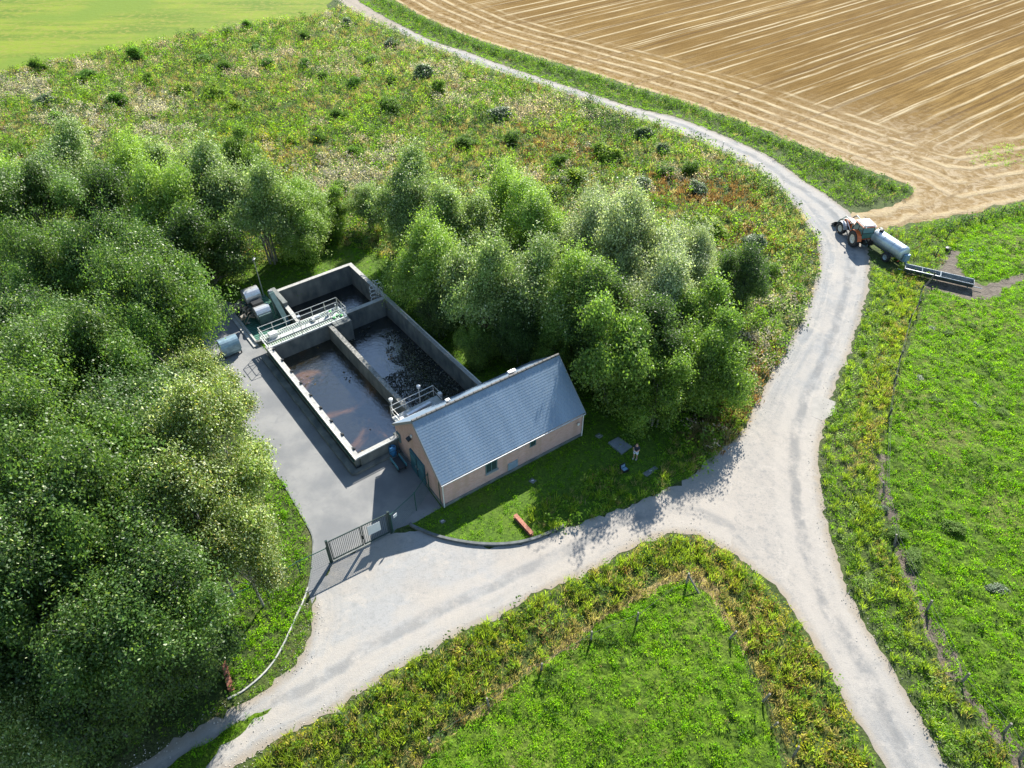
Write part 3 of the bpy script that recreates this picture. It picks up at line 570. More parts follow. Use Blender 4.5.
# handcart and drum by the gable
def hloc(x, y): p = HO+HU*x+HN*y; return (p[0], p[1], 0)
ct = thing('hand_cart', 'small flat hand cart with teal sides parked by the gable wall', 'cart', hloc(-.75, 5.4), HA)
MB().box((0, 0, .38), (.75, 1.3, .06)).build('deck', m_dark, ct)
for sx in (-.36, .36): MB().box((sx, 0, .55), (.05, 1.3, .3)).build('side_board', M('teal_board', (.06, .22, .28), .5) if 'teal_board' not in bpy.data.materials else bpy.data.materials['teal_board'], ct)
for sx in (-.3, .3):
    for sy in (-.45, .45): MB().lathe([(.05, -.04), (.17, -.04), (.17, .04), (.05, .04)], 'X', (sx, sy, .17), 12).build('wheel', m_black, ct)
MB().tube([(-.3, .65, .4), (-.3, .85, .95), (.3, .85, .95), (.3, .65, .4)], .02).build('handle', m_dark, ct)
dm = thing('blue_drum', 'blue plastic drum standing in the corner between gable and basin', 'drum', hloc(-.55, 6.75), 0)
MB().lathe([(.27, 0), (.29, .04), (.29, .28), (.31, .30), (.29, .32), (.29, .58), (.31, .60), (.29, .62), (.29, .86), (.26, .9)], 'Z', (0, 0, 0), 20).build('body', m_blue, dm, True)
for sx in (-.15, .15): MB().lathe([(.05, .9), (.05, .94)], 'Z', (sx, 0, 0), 10).build('cap', m_black, dm)

# ------------------------------------------------------------------ gate, fences, kerbs
G0, G1 = np.array(at(332, 562)), np.array(at(391.5, 533)); gl = float(np.linalg.norm(G1-G0)); ga = math.atan2(*(G1-G0)[::-1])
m_gate = M('gate_paint', (.015, .035, .030), .4, .1, var=.15, scale=4)
gt = thing('metal_gate', 'dark green barred double gate closing the asphalt yard', 'gate', (G0[0], G0[1], 0), ga)
GH = 2.35
for px in (0., gl): MB().box((px, 0, GH/2+.05), (.16, .16, GH+.1)).build('gate_post', m_gate, gt, bevel=.01)
xm = gl*.54
for (a, c) in ((.12, xm-.02), (xm+.02, gl-.12)):
    f = MB().box(((a+c)/2, 0, GH-.1), (c-a, .06, .07)).box(((a+c)/2, 0, .22), (c-a, .06, .09)).box((a+.04, 0, GH/2+.06), (.07, .055, GH-.3)).box((c-.04, 0, GH/2+.06), (.07, .055, GH-.3))
    lf = f.build('gate_leaf', m_gate, gt); b = MB(); k = int((c-a)/.125)
    for i in range(1, k): b.box((a+(c-a)*i/k, 0, GH/2+.06), (.028, .028, GH-.34))
    b.build('gate_bars', m_gate, lf)
MB().box((gl*.74, -.05, 1.45), (.95, .02, .95)).build('sign_plate', m_white, gt)
MB().box((xm, -.06, 1.1), (.1, .08, .3)).build('lock', m_dark, gt)
MB().box((gl/2, 0, .03), (gl+.4, .12, .06)).build('ground_rail', m_conc, gt)
def mesh_fence(name, pts, h, label, cat='fence', step=.1, wood=False):
    r = thing(name, label, cat, (pts[0][0], pts[0][1], 0)); o = np.array(pts[0]); q = [np.array(p)-o for p in pts]
    for p in q: MB().tube([(p[0], p[1], 0), (p[0], p[1], h+.1)], .035, 8).build('fence_post', m_dgreen, r)
    for a, c in zip(q, q[1:]):
        L = np.linalg.norm(c-a); b = MB()
        for z in np.arange(.05, h+.01, .2): b.tube([(*a, z), (*c, z)], .006, 3)
        for t in np.arange(step, L, step): p = a+(c-a)*t/L; b.tube([(*p, .05), (*p, h)], .004, 3)
        b.tube([(*a, h), (*c, h)], .028, 6); b.build('wire_mesh', m_dgreen, r)
    return r
gw = HO+HN*1.9-HU*.02
mf = mesh_fence('mesh_fence', [tuple(G1+np.array([.12, .06])), at(416.5, 510.5), tuple(gw)], 2.0, 'green wire mesh fence joining the gate to the gable wall', step=.12)
MB().box((.35, .0, 1.95), (.32, .03, .3), math.atan2(at(416.5, 510.5)[1]-G1[1], at(416.5, 510.5)[0]-G1[0])).build('sign_plate', m_white, mf)
mesh_fence('mesh_fence', [tuple(G0-np.array([.1, .06])), at(301.6, 576.6), at(269, 597), at(215, 618), at(150, 640)], 1.7, 'thin wire mesh fence running from the gate into the left trees', step=.15)
def kerb(name, line, wd, z0, z1, m, label, cat='kerb'):
    pts = [np.array(p) for p in line]; b = MB(); o = pts[0]
    nn = []
    for i in range(len(pts)):
        d = pts[min(i+1, len(pts)-1)]-pts[max(i-1, 0)]; d = d/np.linalg.norm(d); nn.append(np.array([-d[1], d[0]]))
    vs = []
    for p, n in zip(pts, nn):
        for s, z in ((-.5, z0), (-.5, z1), (.5, z1), (.5, z0)): vs.append((*(p+n*wd*s-o), z))
    k = len(pts); fs = [(4*i+j, 4*i+(j+1) % 4, 4*i+4+(j+1) % 4, 4*i+4+j) for i in range(k-1) for j in range(4)]+[(3, 2, 1, 0), (4*k-4, 4*k-3, 4*k-2, 4*k-1)]
    b.add(vs, fs); r = b.build(name, m, None); r.location = (*o, 0); tag(r, label, cat); return r
kerb('kerb_edging', kerb_in[4:], .10, 0, .07, m_conc, 'narrow concrete edging between the asphalt yard and the left trees')
kerb('kerb_edging', smooth(W([(308, 588), (304, 600), (297, 615.6), (281, 650), (265.6, 672), (244, 690.6), (228, 699)])), .10, 0, .09, m_conc2, 'curved pale edging around the grass below the left trees')
kerb('retaining_kerb', smooth(W([(410, 524.5), (416, 528.5), (440.6, 538), (476, 544.5), (511, 544.5), (539, 538), (564, 526.5)])), .20, 0, .22, M('dark_concrete', (.09, .10, .10), .85, var=.25, scale=3), 'dark curved retaining kerb between the lawn and the gravel')
def beam(p, q, label, m, wd=.22):
    p, q = np.array(at(*p)), np.array(at(*q)); d = q-p; L = float(np.linalg.norm(d)); r = thing('steel_beam', label, 'beam', (*p, 0), math.atan2(d[1], d[0]))
    b = MB(); b.box((L/2, 0, .30), (L, wd, .04)).box((L/2, 0, .16), (L-.01, .04, .25)).box((L/2, 0, .03), (L, wd, .04)); b.build('flange', m, r)
    b = MB()
    for x in (.2, L-.2): b.box((x, 0, .165), (.1, wd-.03, .20))
    b.build('stiffener', m, r); return r
m_rust = M('rusty_red_steel', (.22, .07, .035), .8, c2=(.38, .17, .11), scale=6, bump=.01)
beam((515, 517), (532, 536), 'rusty red steel beam lying on the lawn by the curved kerb', m_rust, .3)
beam((224.5, 664), (232, 691), 'rusty red beam lying in the shaded grass under the left trees', m_rust, .32)

def slab(pts, label, h, m, name='concrete_slab', cat='slab'):
    q = W(pts); o = q[0]; b = MB(); b.prism([(x-o[0], y-o[1]) for x, y in q], 'Z', 0, h); r = thing(name, label, cat, (*o, 0)); b.build('slab', m, r)
    cx = sum(x-o[0] for x, y in q)/len(q); cy = sum(y-o[1] for x, y in q)/len(q); MB().box((cx, cy, h+.02), (.22, .10, .035), .4).build('lifting_eye', m_galv, r); return r
m_slab = M('blue_grey_slab', (.16, .18, .19), .8, var=.2, scale=3)
slab([(608, 443.5), (618, 438), (632, 447.5), (621.5, 455)], 'large dark rectangular cover slab beside the standing person', .14, m_slab)
slab([(595, 436), (599, 433.5), (603.5, 436.5), (599, 439)], 'small pale square cover in the grass between building and big slab', .08, m_conc)
slab([(528.5, 481.5), (532, 478.5), (536.5, 481), (533, 484)], 'small grey manhole cover in the lawn below the windows', .07, m_conc)
slab([(642, 474), (655, 466.5), (658, 469), (647, 477)], 'broken pale slab lying in the grass right of the dark case', .07, m_conc)
slab([(439, 521.5), (443, 519.5), (446, 521.5), (442, 524)], 'small round-looking stone cover on the grass by the corner downpipe', .08, m_conc, 'stone_cover', 'cover')
cs = thing('equipment_case', 'open dark case with a pale blue lining lying on the grass', 'case', (*at(624.5, 471), 0), .6)
MB().box((0, 0, .12), (.56, .42, .22)).build('shell', m_dark, cs, bevel=.03); MB().box((0, .28, .34), (.56, .1, .42), 0, -.3).build('lid', m_dark, cs, bevel=.03); MB().box((0, .225, .34), (.38, .03, .28), 0, -.3).box((0, 0, .235), (.40, .26, .02)).build('lining', M('pale_blue_foam', (.14, .24, .32), .7), cs)

# ------------------------------------------------------------------ tractor (X right, Y forward, rear axle at the origin)
m_or = M('orange_paint', (.52, .115, .025), .4, var=.12, scale=3); m_glz = M('cab_glass', (.07, .16, .15), .08, spec=.9); m_rim = M('pale_rim', (.55, .53, .46), .5, var=.1)
m_roof = M('cab_roof_white', (.66, .62, .57), .4, var=.05); m_loader = M('grey_green_steel', (.20, .25, .23), .5, .3, var=.15, scale=5)
th_ = math.radians(9); tr = thing('tractor', 'orange tractor with a white cab roof and front loader, coupled to the slurry tanker', 'tractor', (38.95, 69.6, 0), th_)
def wheel(root, x, y, r, wd, rim, name='wheel', rz=0., label=None):
    out = 1 if x > 0 else -1; c = (0, 0, 0); b = MB()
    b.lathe([(r*.57, -wd/2), (r*.9, -wd/2), (r*.97, -wd*.38), (r*.97, wd*.38), (r*.9, wd/2), (r*.57, wd/2), (r*.57, -wd/2)], 'X', c, 28, False)
    for k in range(22):
        a = 2*PI*k/22
        for s in (-1, 1):
            p = Vector((s*wd*.22, r*.975*math.cos(a+s*.07), r*.975*math.sin(a+s*.07))); m_ = Matrix.Rotation(a+s*.07-PI/2, 3, 'X')
            vs = [p+m_ @ Vector((u*wd*.24, v*r*.045+u*s*r*.05, q*r*.045)) for u in (-1, 1) for v in (-1, 1) for q in (-1, 1)]
            b.add(vs, [(0, 1, 3, 2), (4, 6, 7, 5), (0, 4, 5, 1), (2, 3, 7, 6), (0, 2, 6, 4), (1, 5, 7, 3)])
    t = b.build('tyre', m_black, None); e = bpy.data.objects.new(name, None); COL.objects.link(e); e.parent = root; e.location = (x, y, r); e.rotation_euler = (0, 0, rz); t.parent = e
    rb = MB().lathe([(r*.56, -wd*.42), (r*.5, -wd*.2), (r*.5, wd*.2), (r*.56, wd*.42), (r*.50, wd*.43), (r*.42, wd*.22), (r*.18, wd*.2), (r*.14, wd*.38), (.03, wd*.4)] if out > 0 else [(.03, -wd*.4), (r*.14, -wd*.38), (r*.18, -wd*.2), (r*.42, -wd*.22), (r*.50, -wd*.43), (r*.56, -wd*.42), (r*.5, -wd*.2), (r*.5, wd*.2), (r*.56, wd*.42)], 'X', c, 24)
    rb.build('rim', rim, e, True)
    b = MB()
    for k in range(8): b.lathe([(.025, out*wd*.22), (.025, out*wd*.26)], 'X', (0, r*.3*math.cos(k*PI/4), r*.3*math.sin(k*PI/4)), 6)
    b.build('wheel_nuts', m_dark, e); return e
for s in (-1, 1):
    wheel(tr, s*.92, 0, .90, .52, m_rim); wheel(tr, s*.88, 2.75, .66, .44, m_rim, rz=.12)
    b = MB(); pr = []       # rear fender: arc plate
    for k in range(9): a = math.radians(10+k*18); pr.append((1.02*math.cos(a)*-1, .9+1.02*math.sin(a)))
    po = pr+[(y*.955, .9+(z-.9)*.955) for y, z in pr[::-1]]; b.prism(po, 'X', s*.68 if s > 0 else s*1.14, s*1.14 if s > 0 else s*.68); b.build('rear_fender', m_or, tr)
    b = MB(); pr = [(2.75-.8*math.cos(math.radians(15+k*16)), .66+.8*math.sin(math.radians(15+k*16))) for k in range(9)]; po = pr+[(2.75+(y-2.75)*.95, .66+(z-.66)*.95) for y, z in pr[::-1]]
    b.prism(po, 'X', min(s*.66, s*1.12), max(s*.66, s*1.12)); b.build('front_fender', M('grey_fender', (.30, .33, .36), .5) if 'grey_fender' not in bpy.data.materials else bpy.data.materials['grey_fender'], tr)
MB().box((0, 1.1, .85), (.55, 3.4, .5)).box((0, 0, .9), (1.3, .35, .35)).box((0, 2.75, .66), (1.4, .2, .2)).box((0, -.55, .75), (.6, .7, .5)).build('chassis', m_dark, tr, bevel=.03)
MB().prism([(1.05, 1.1), (3.35, 1.0), (3.4, 1.45), (3.2, 1.62), (1.05, 1.82)], 'X', -.42, .42).build('bonnet', m_or, tr, bevel=.05)
MB().box((0, 3.41, 1.25), (.66, .04, .4)).build('grille', m_dark, tr)
for s in (-.25, .25): MB().box((s, 3.44, 1.42), (.2, .05, .1)).build('headlight', m_white, tr)
cb = MB().prism([(-.62, 1.15), (.95, 1.15), (1.15, 1.7), (.8, 2.62), (-.55, 2.62), (-.72, 1.9)], 'X', -.68, .68).build('cab', m_glz, tr, bevel=.03)
b = MB()
for s in (-.69, .69):
    b.tube([(s, -.62, 1.15), (s, -.73, 1.9), (s, -.56, 2.62)], .045).tube([(s, .97, 1.15), (s, 1.16, 1.7), (s, .81, 2.62)], .045).tube([(s, .2, 1.15), (s, .15, 2.62)], .035).box((s, .15, 1.2), (.06, 1.6, .14))
for y, z in ((-.73, 1.9), (-.62, 1.2), (.98, 1.2)): b.tube([(-.69, y, z), (.69, y, z)], .035)
b.build('cab_frame', m_dark, cb)
MB().box((0, .12, 1.25), (1.3, 1.5, .35)).build('cab_floor', m_or, cb, bevel=.03)
cr_ = MB().box((0, .1, 2.72), (1.50, 1.60, .20)).build('cab_roof', m_roof, tr, bevel=.08); MB().box((0, .1, 2.64), (1.66, 1.76, .12)).build('roof_rim', m_or, cr_, bevel=.04)
MB().box((0, -.73, 2.66), (1.2, .07, .1)).build('rear_light_bar', M('dark_red', (.35, .03, .02), .4), tr)
for s in (-.55, .55): MB().lathe([(.07, 0), (.09, .06), (.02, .1)], 'Y', (s, -.85, 2.66), 10).build('work_light', m_white, tr)
MB().tube([(.52, 1.25, 1.6), (.52, 1.25, 2.75)], .05).build('exhaust', m_dark, tr); MB().lathe([(.06, 2.8), (.06, 2.92), (.02, 2.95)], 'Z', (-.5, -.5, 0), 10).build('beacon', m_or, tr)
for s in (-1, 1): MB().tube([(s*.7, 1.0, 2.2), (s*1.05, 1.15, 2.2)], .02).box((s*1.1, 1.15, 2.05), (.2, .05, .34)).build('mirror', m_dark, tr)
la = MB()
for s in (-.62, .62): la.tube([(s, 1.3, .9), (s, 1.35, 1.95)], .07).tube([(s, 1.35, 1.95), (s, 2.9, 2.05), (s, 3.9, 1.0), (s, 4.15, .55)], .075, 8)
la.tube([(-.62, 3.7, 1.2), (.62, 3.7, 1.2)], .05); L_ = la.build('loader_arm', m_loader, tr)
for s in (-.75, .75): MB().tube([(s, 1.35, 1.2), (s, 2.5, 1.85)], .04).tube([(s, 2.6, 2.1), (s, 3.75, 1.25)], .035).build('ram', m_galv, L_)
b = MB(); po = [(4.1, .75), (4.15, .2), (4.75, .08), (4.75, .12), (4.2, .26), (4.16, .75)]; b.prism(po, 'X', -.95, .95)
b.prism([(4.12, .75), (4.16, .2), (4.75, .1)], 'X', -.97, -.93).prism([(4.12, .75), (4.16, .2), (4.75, .1)], 'X', .93, .97); b.build('bucket', m_dark, tr)
MB().tube([(-.35, -.75, .55), (-.1, -1.2, .5)], .05).tube([(.35, -.75, .55), (.1, -1.2, .5)], .05).tube([(0, -.5, 1.1), (0, -1.0, .9)], .04).build('hitch', m_loader, tr)
# slurry tanker
tv = np.array(at(903, 252, 1.45))-np.array(at(877, 235, 1.45)); ta = math.atan2(tv[1], tv[0]); t0 = at(875.5, 234.5, 1.45)
tk = thing('slurry_tanker', 'grey galvanised slurry tanker trailer hitched behind the orange tractor', 'trailer', (t0[0], t0[1], 0), ta+PI/2)   # -Y points rearwards
m_tank = M('galvanised_tank', (.40, .47, .52), .42, .55, var=.14, scale=2)
TL_ = 4.3; R_ = .74; b = MB(); prf = [(.05, .18), (.35, .14), (.6, .05), (R_-.03, -.06), (R_, -.16)]+[(R_, -TL_+.16), (R_-.03, -TL_+.06), (.6, -TL_-.03), (.35, -TL_-.1), (.05, -TL_-.14)]
body = b.lathe(prf, 'Y', (0, 0, 1.45), 36).build('tank', m_tank, tk, True)
for y in (-.3, -1.6, -2.9, -TL_+.25): MB().lathe([(R_+.004, y-.03), (R_+.03, y-.03), (R_+.03, y+.03), (R_+.004, y+.03)], 'Y', (0, 0, 1.45), 36).build('band', m_tank, body)
MB().lathe([(.24, 0), (.26, .08), (.26, .2), (.1, .26)], 'Z', (0, -.55, 1.45+R_-.03), 14).box((.2, -.25, 2.25), (.25, .3, .22)).build('filler_cap', m_dark, body)
MB().box((0, -2.5, .78), (.75, 4.4, .14)).tube([(-.3, -.3, .75), (0, 2.1, .5)], .06).tube([(.3, -.3, .75), (0, 2.1, .5)], .06).box((0, -3.0, .5), (1.5, .15, .15)).build('frame', m_loader, tk)
for s in (-1, 1): wheel(tk, s*.95, -3.0, .52, .38, bpy.data.materials['galvanised_tank'])
MB().tube([(0, -TL_-.1, 1.0), (0, -TL_-.45, .95), (0, -TL_-.5, .4)], .10, 10).box((0, -TL_-.35, 1.15), (.7, .3, .75)).build('outlet', M('blue_grey_outlet', (.14, .24, .33), .5, .3), tk, bevel=.02)
MB().tube([(-.85, -.9, .95), (-.85, -3.8, .95)], .08, 8).tube([(.85, -.9, .95), (.85, -3.8, .95)], .08, 8).build('suction_hose', m_black, tk)
for s in (-.75, .75): MB().box((s, -TL_-.12, .8), (.25, .05, .12)).build('tail_light', bpy.data.materials['dark_red'], tk)
MB().tube([(.25, .9, .6), (.25, .9, .05)], .04).build('jockey_leg', m_dark, tk)
# feed trough
q0, q1 = np.array(at(905, 269, .75)), np.array(at(974, 285, .75)); fa = math.atan2(*(q1-q0)[::-1]); FL = float(np.linalg.norm(q1-q0))
ft = thing('feed_trough', 'long galvanised cattle feed trough standing by the pasture fence behind the tanker', 'trough', (q0[0], q0[1], 0), fa)
b = MB(); Wd = 1.05
for (y0, z0, y1, z1) in ((0, .78, .22, .28), (Wd, .78, Wd-.22, .28), (.22, .28, Wd-.22, .28)):
    d = Vector((0, y1-y0, z1-z0)); n = Vector((0, -d.z, d.y)).normalized()*.012
    vs = [Vector((x, y, z))+s*n for x in (0, FL) for (y, z) in ((y0, z0), (y1, z1)) for s in (-1, 1)]
    b.add(vs, [(0, 1, 3, 2), (4, 6, 7, 5), (0, 4, 5, 1), (2, 3, 7, 6), (0, 2, 6, 4), (1, 5, 7, 3)])
for x in (0, FL): b.prism([(0, .78), (Wd, .78), (Wd-.22, .28), (.22, .28)], 'X', x-.015, x+.015)
b.build('bin', M('shaded_galvanised', (.10, .125, .135), .5, .6, var=.2, scale=2), ft)  # galvanised steel coloured dark to stand in for the shadow inside the trough
MB().tube([(0, 0, .80), (FL, 0, .80), (FL, Wd, .80), (0, Wd, .80), (0, 0, .80)], .045).tube([(FL*.52, 0, .82), (FL*.52, Wd, .82)], .035).tube([(FL*.25, 0, .82), (FL*.25, Wd*1., .82)], .02).build('top_rail', m_galv, ft)
MB().prism([(.1, .62), (.42, .62), (.42, .64), (.1, .64)], 'X', .03, FL*.52).build('shelf_plate', m_galv, ft)
for x in (.4, FL*.5, FL-.4):
    for y in (.2, Wd-.2): MB().tube([(x, y, .3), (x, y, 0)], .04).build('leg', m_loader, ft)
MB().box((FL/2, Wd/2, .2), (FL-.6, .1, .1)).tube([(FL, .5, .3), (FL+.9, .5, .28)], .05).tube([(-.55, .5, .3), (0, .5, .3)], .05).build('drawbar', m_galv, ft)
bk = thing('bucket', 'small white bucket lying in the pasture beyond the trough', 'bucket', (*at(970, 253), 0))
MB().lathe([(.14, 0), (.2, .34), (.21, .36), (.19, .36), (.13, .03)], 'Z', (0, 0, 0), 16).build('body', M('bluish_white', (.62, .72, .80), .5), bk, True); MB().tube([(-.2, 0, .34), (-.1, .18, .4), (.1, .18, .4), (.2, 0, .34)], .008, 4).build('handle', m_galv, bk)
st = thing('stone_block', 'dark rounded block at the end of the bare mud patch', 'stone', (*at(947, 251), 0))
b = MB().lathe([(.12, 0), (.34, .05), (.38, .22), (.28, .42), (.1, .48)], 'Z', (0, 0, 0), 9).build('stone', m_dark, st, True)

# ------------------------------------------------------------------ fence posts, markers
m_post = M('grey_old_wood', (.13, .115, .095), .9, c2=(.24, .22, .19), scale=6, bump=.01)
m_pdk = M('dark_post', (.045, .05, .045), .8, var=.3, scale=5)
def post(xy, h, r, label, group, mat, lean=(0, 0), brace=None):
    o = thing('fence_post', label, 'fence post', (xy[0], xy[1], 0), 0, group)
    MB().tube([(0, 0, -.1), (lean[0]*.5, lean[1]*.5, h*.5), (lean[0], lean[1], h)], [r, r*.95, r*.85], 8).build('shaft', mat, o)
    MB().tube([(lean[0]*.8, lean[1]*.8-r, h*.8), (lean[0]*.8-.02, lean[1]*.8-r-.05, h*.8)], .02, 6).build('insulator', m_black, o)
    if brace: MB().tube([(0, 0, h*.85), (brace[0], brace[1], .05)], r*.7, 8).build('brace', mat, o)
    return o
rr = random.Random(3)
near = [(637, 622), (591, 641), (541, 671), (489, 708), (431, 745)]
for i, p in enumerate(near): post(at(*p), 1.15, .07, 'thin wooden post in the dry strip left of the braced corner post', 'posts along the upper edge of the lower pasture', m_post, (rr.uniform(-.1, .1), rr.uniform(-.1, .1)))
post(at(686, 585), 1.3, .09, 'braced corner post at the top corner of the lower pasture', None, m_post, (0, .05), brace=(.75, -.75))
for p in [(728, 640), (762, 702), (771, 728), (793, 757)]: post(at(*p), 1.1, .07, 'leaning wooden post on the road side of the lower pasture', 'posts along the road side of the lower pasture', m_post, (rr.uniform(-.3, .3), rr.uniform(-.2, .2)))
rp = [(930.5, 283), (919, 296), (915.5, 311), (908, 325), (898, 362), (892, 386), (887, 420)]
for p in rp: post(at(*p), 1.3, .075, 'slim dark fence post along the right pasture below the feed trough', 'fence posts below the feed trough', m_pdk, (rr.uniform(-.05, .05), 0))
for p in [(884, 494), (894, 546), (926, 612), (961, 683), (1003, 733), (1019, 760)]: post(at(*p), 1.1, .08, 'short old fence post beside the bare soil path along the right pasture', 'fence posts beside the soil path', m_post, (rr.uniform(-.35, .1), rr.uniform(-.1, .3)))
for p in [(935, 258), (946, 240), (979, 224), (1001, 215)]: post(at(*p), 1.2, .06, 'fence post standing in the hedge line at the top of the right pasture', 'fence posts at the top of the right pasture', m_pdk)
pts = [(*at(*p), 1.05) for p in rp+[(884, 494), (894, 546), (926, 612), (961, 683), (1003, 733), (1019, 760)]]
wr = MB().tube(pts, .012, 4).tube([(x, y, z-.4) for x, y, z in pts], .012, 4).build('fence_wire', m_pdk); tag(wr, 'thin wire strung along the posts of the right pasture', 'fence wire')
wr = MB().tube([(*at(*p), .95) for p in near[::-1]+[(686, 585), (728, 640), (762, 702), (771, 728), (793, 757)]], .010, 4).build('fence_wire', m_pdk); tag(wr, 'thin wire strung round the corner of the lower pasture', 'fence wire')
for i, (p, lb) in enumerate((((692.5, 140), 'thin grey roadside marker stake, farthest of the three on the bend'), ((721.5, 153), 'thin grey roadside marker stake, middle one of three on the bend'), ((757, 174), 'thin grey roadside marker stake, nearest of three on the bend'))):
    o = thing('marker_stake', lb, 'stake', (*at(*p), 0), 0, 'marker stakes on the road bend'); MB().tube([(0, 0, 0), (0, 0, 1.5)], .045, 6).build('shaft', m_galv, o); MB().box((0, 0, 1.52), (.11, .05, .1)).build('cap', m_white, o)

# ------------------------------------------------------------------ person
m_skin = M('skin', (.48, .28, .20), .6); m_hair = M('brown_hair', (.12, .065, .03), .7); m_shirt = M('navy_shirt', (.012, .018, .04), .8); m_short = M('pale_shorts', (.55, .66, .74), .8); m_shoe = M('light_shoes', (.45, .45, .45), .7)
def skin(name, pts, edges, radii, mat, parent, sub=2, root=0):
    me = bpy.data.meshes.new(name); me.from_pydata(pts, edges, []); o = bpy.data.objects.new(name, me); COL.objects.link(o); o.parent = parent
    sk = o.modifiers.new('skin', 'SKIN'); sk.use_smooth_shade = True
    if not me.skin_vertices: me.skin_vertices.new() if hasattr(me.skin_vertices, 'new') else None
    for i, r in enumerate(radii): me.skin_vertices[0].data[i].radius = r if isinstance(r, tuple) else (r, r)
    me.skin_vertices[0].data[root].use_root = True
    s = o.modifiers.new('sub', 'SUBSURF'); s.levels = sub; s.render_levels = sub; me.materials.append(mat); return o
pe = thing('person', 'standing person in a dark top and pale shorts holding a small controller', 'person', (*at(634.8, 458.8), 0), math.radians(150))
# faces +Y locally; turned to look down-left over the lawn
P_ = [(0, 0, .95), (0, 0, 1.12), (0, -.01, 1.32), (0, 0, 1.46), (0, .01, 1.55), (0, .015, 1.62), (0, .015, 1.72),
      (.10, 0, .90), (.11, .02, .50), (.11, -.01, .10), (.12, .13, .04), (-.10, 0, .90), (-.12, -.02, .50), (-.13, -.04, .10), (-.14, .10, .04),
      (.19, 0, 1.43), (.24, .04, 1.16), (.13, .27, 1.13), (.09, .34, 1.14), (-.19, 0, 1.43), (-.24, .04, 1.16), (-.13, .27, 1.13), (-.09, .34, 1.14)]
E_ = [(0, 1), (1, 2), (2, 3), (3, 4), (4, 5), (5, 6), (0, 7), (7, 8), (8, 9), (9, 10), (0, 11), (11, 12), (12, 13), (13, 14), (3, 15), (15, 16), (16, 17), (17, 18), (3, 19), (19, 20), (20, 21), (21, 22)]
R2 = [(.15, .10), (.13, .09), (.16, .105), (.10, .08), (.055, .055), (.088, .10), (.075, .09), .085, .062, .04, .035, .085, .062, .04, .035, .06, .045, .033, .03, .06, .045, .033, .03]
bd = skin('body', P_, E_, R2, m_skin, pe)
skin('shirt', [(0, 0, .93), (0, 0, 1.12), (0, -.01, 1.32), (0, 0, 1.44), (.19, 0, 1.42), (.23, .03, 1.22), (-.19, 0, 1.42), (-.23, .03, 1.22)], [(0, 1), (1, 2), (2, 3), (3, 4), (4, 5), (3, 6), (6, 7)], [(.175, .125), (.155, .115), (.185, .13), (.11, .095), .08, .062, .08, .062], m_shirt, pe)
skin('shorts', [(0, 0, .96), (.10, 0, .86), (.115, .015, .55), (-.10, 0, .86), (-.125, -.015, .55)], [(0, 1), (1, 2), (0, 3), (3, 4)], [(.17, .125), .115, .095, .115, .095], m_short, pe)
skin('hair', [(0, -.005, 1.70), (0, -.02, 1.76)], [(0, 1)], [(.098, .112), (.07, .08)], m_hair, pe)
for s in (-1, 1):
    MB().box((s*.115+(.005 if s > 0 else -.015), .05 if s > 0 else .02, .045), (.10, .28, .09)).build('shoe', m_shoe, pe, bevel=.03)
    for k in range(4): MB().tube([(s*.085-s*.02*k, .36, 1.14-.008*k), (s*.075-s*.02*k, .40, 1.155), (s*.06-s*.018*k, .41-.004*k, 1.17)], [.010, .009, .007], 6).build('finger', m_skin, bd)
    MB().tube([(s*.07, .33, 1.16), (s*.05, .36, 1.185), (s*.04, .385, 1.185)], [.012, .011, .009], 6).build('thumb', m_skin, bd)
    MB().lathe([(.004, -.012), (.012, 0), (.004, .012)], 'Y', (s*.035, .108, 1.665), 8).build('eye', m_dark, bd)
    MB().lathe([(.01, -.01), (.028, 0), (.01, .01)], 'X', (s*.093, .01, 1.65), 8).build('ear', m_skin, bd)
MB().prism([(.10, 1.66), (.135, 1.625), (.10, 1.62)], 'X', -.014, .014).build('nose', m_skin, bd); MB().box((0, .108, 1.595), (.05, .012, .01)).build('mouth', M('lips', (.35, .14, .12), .6), bd)
rc = thing('remote_controller', 'small pale controller held in both hands of the standing person', 'controller', (pe.location[0], pe.location[1], 0), math.radians(150))
MB().box((0, .40, 1.16), (.17, .10, .04)).build('case', M('pale_case', (.6, .62, .64), .4), rc, bevel=.01); MB().box((0, .47, 1.21), (.19, .015, .11), 0, -.5).build('screen', m_dark, rc)

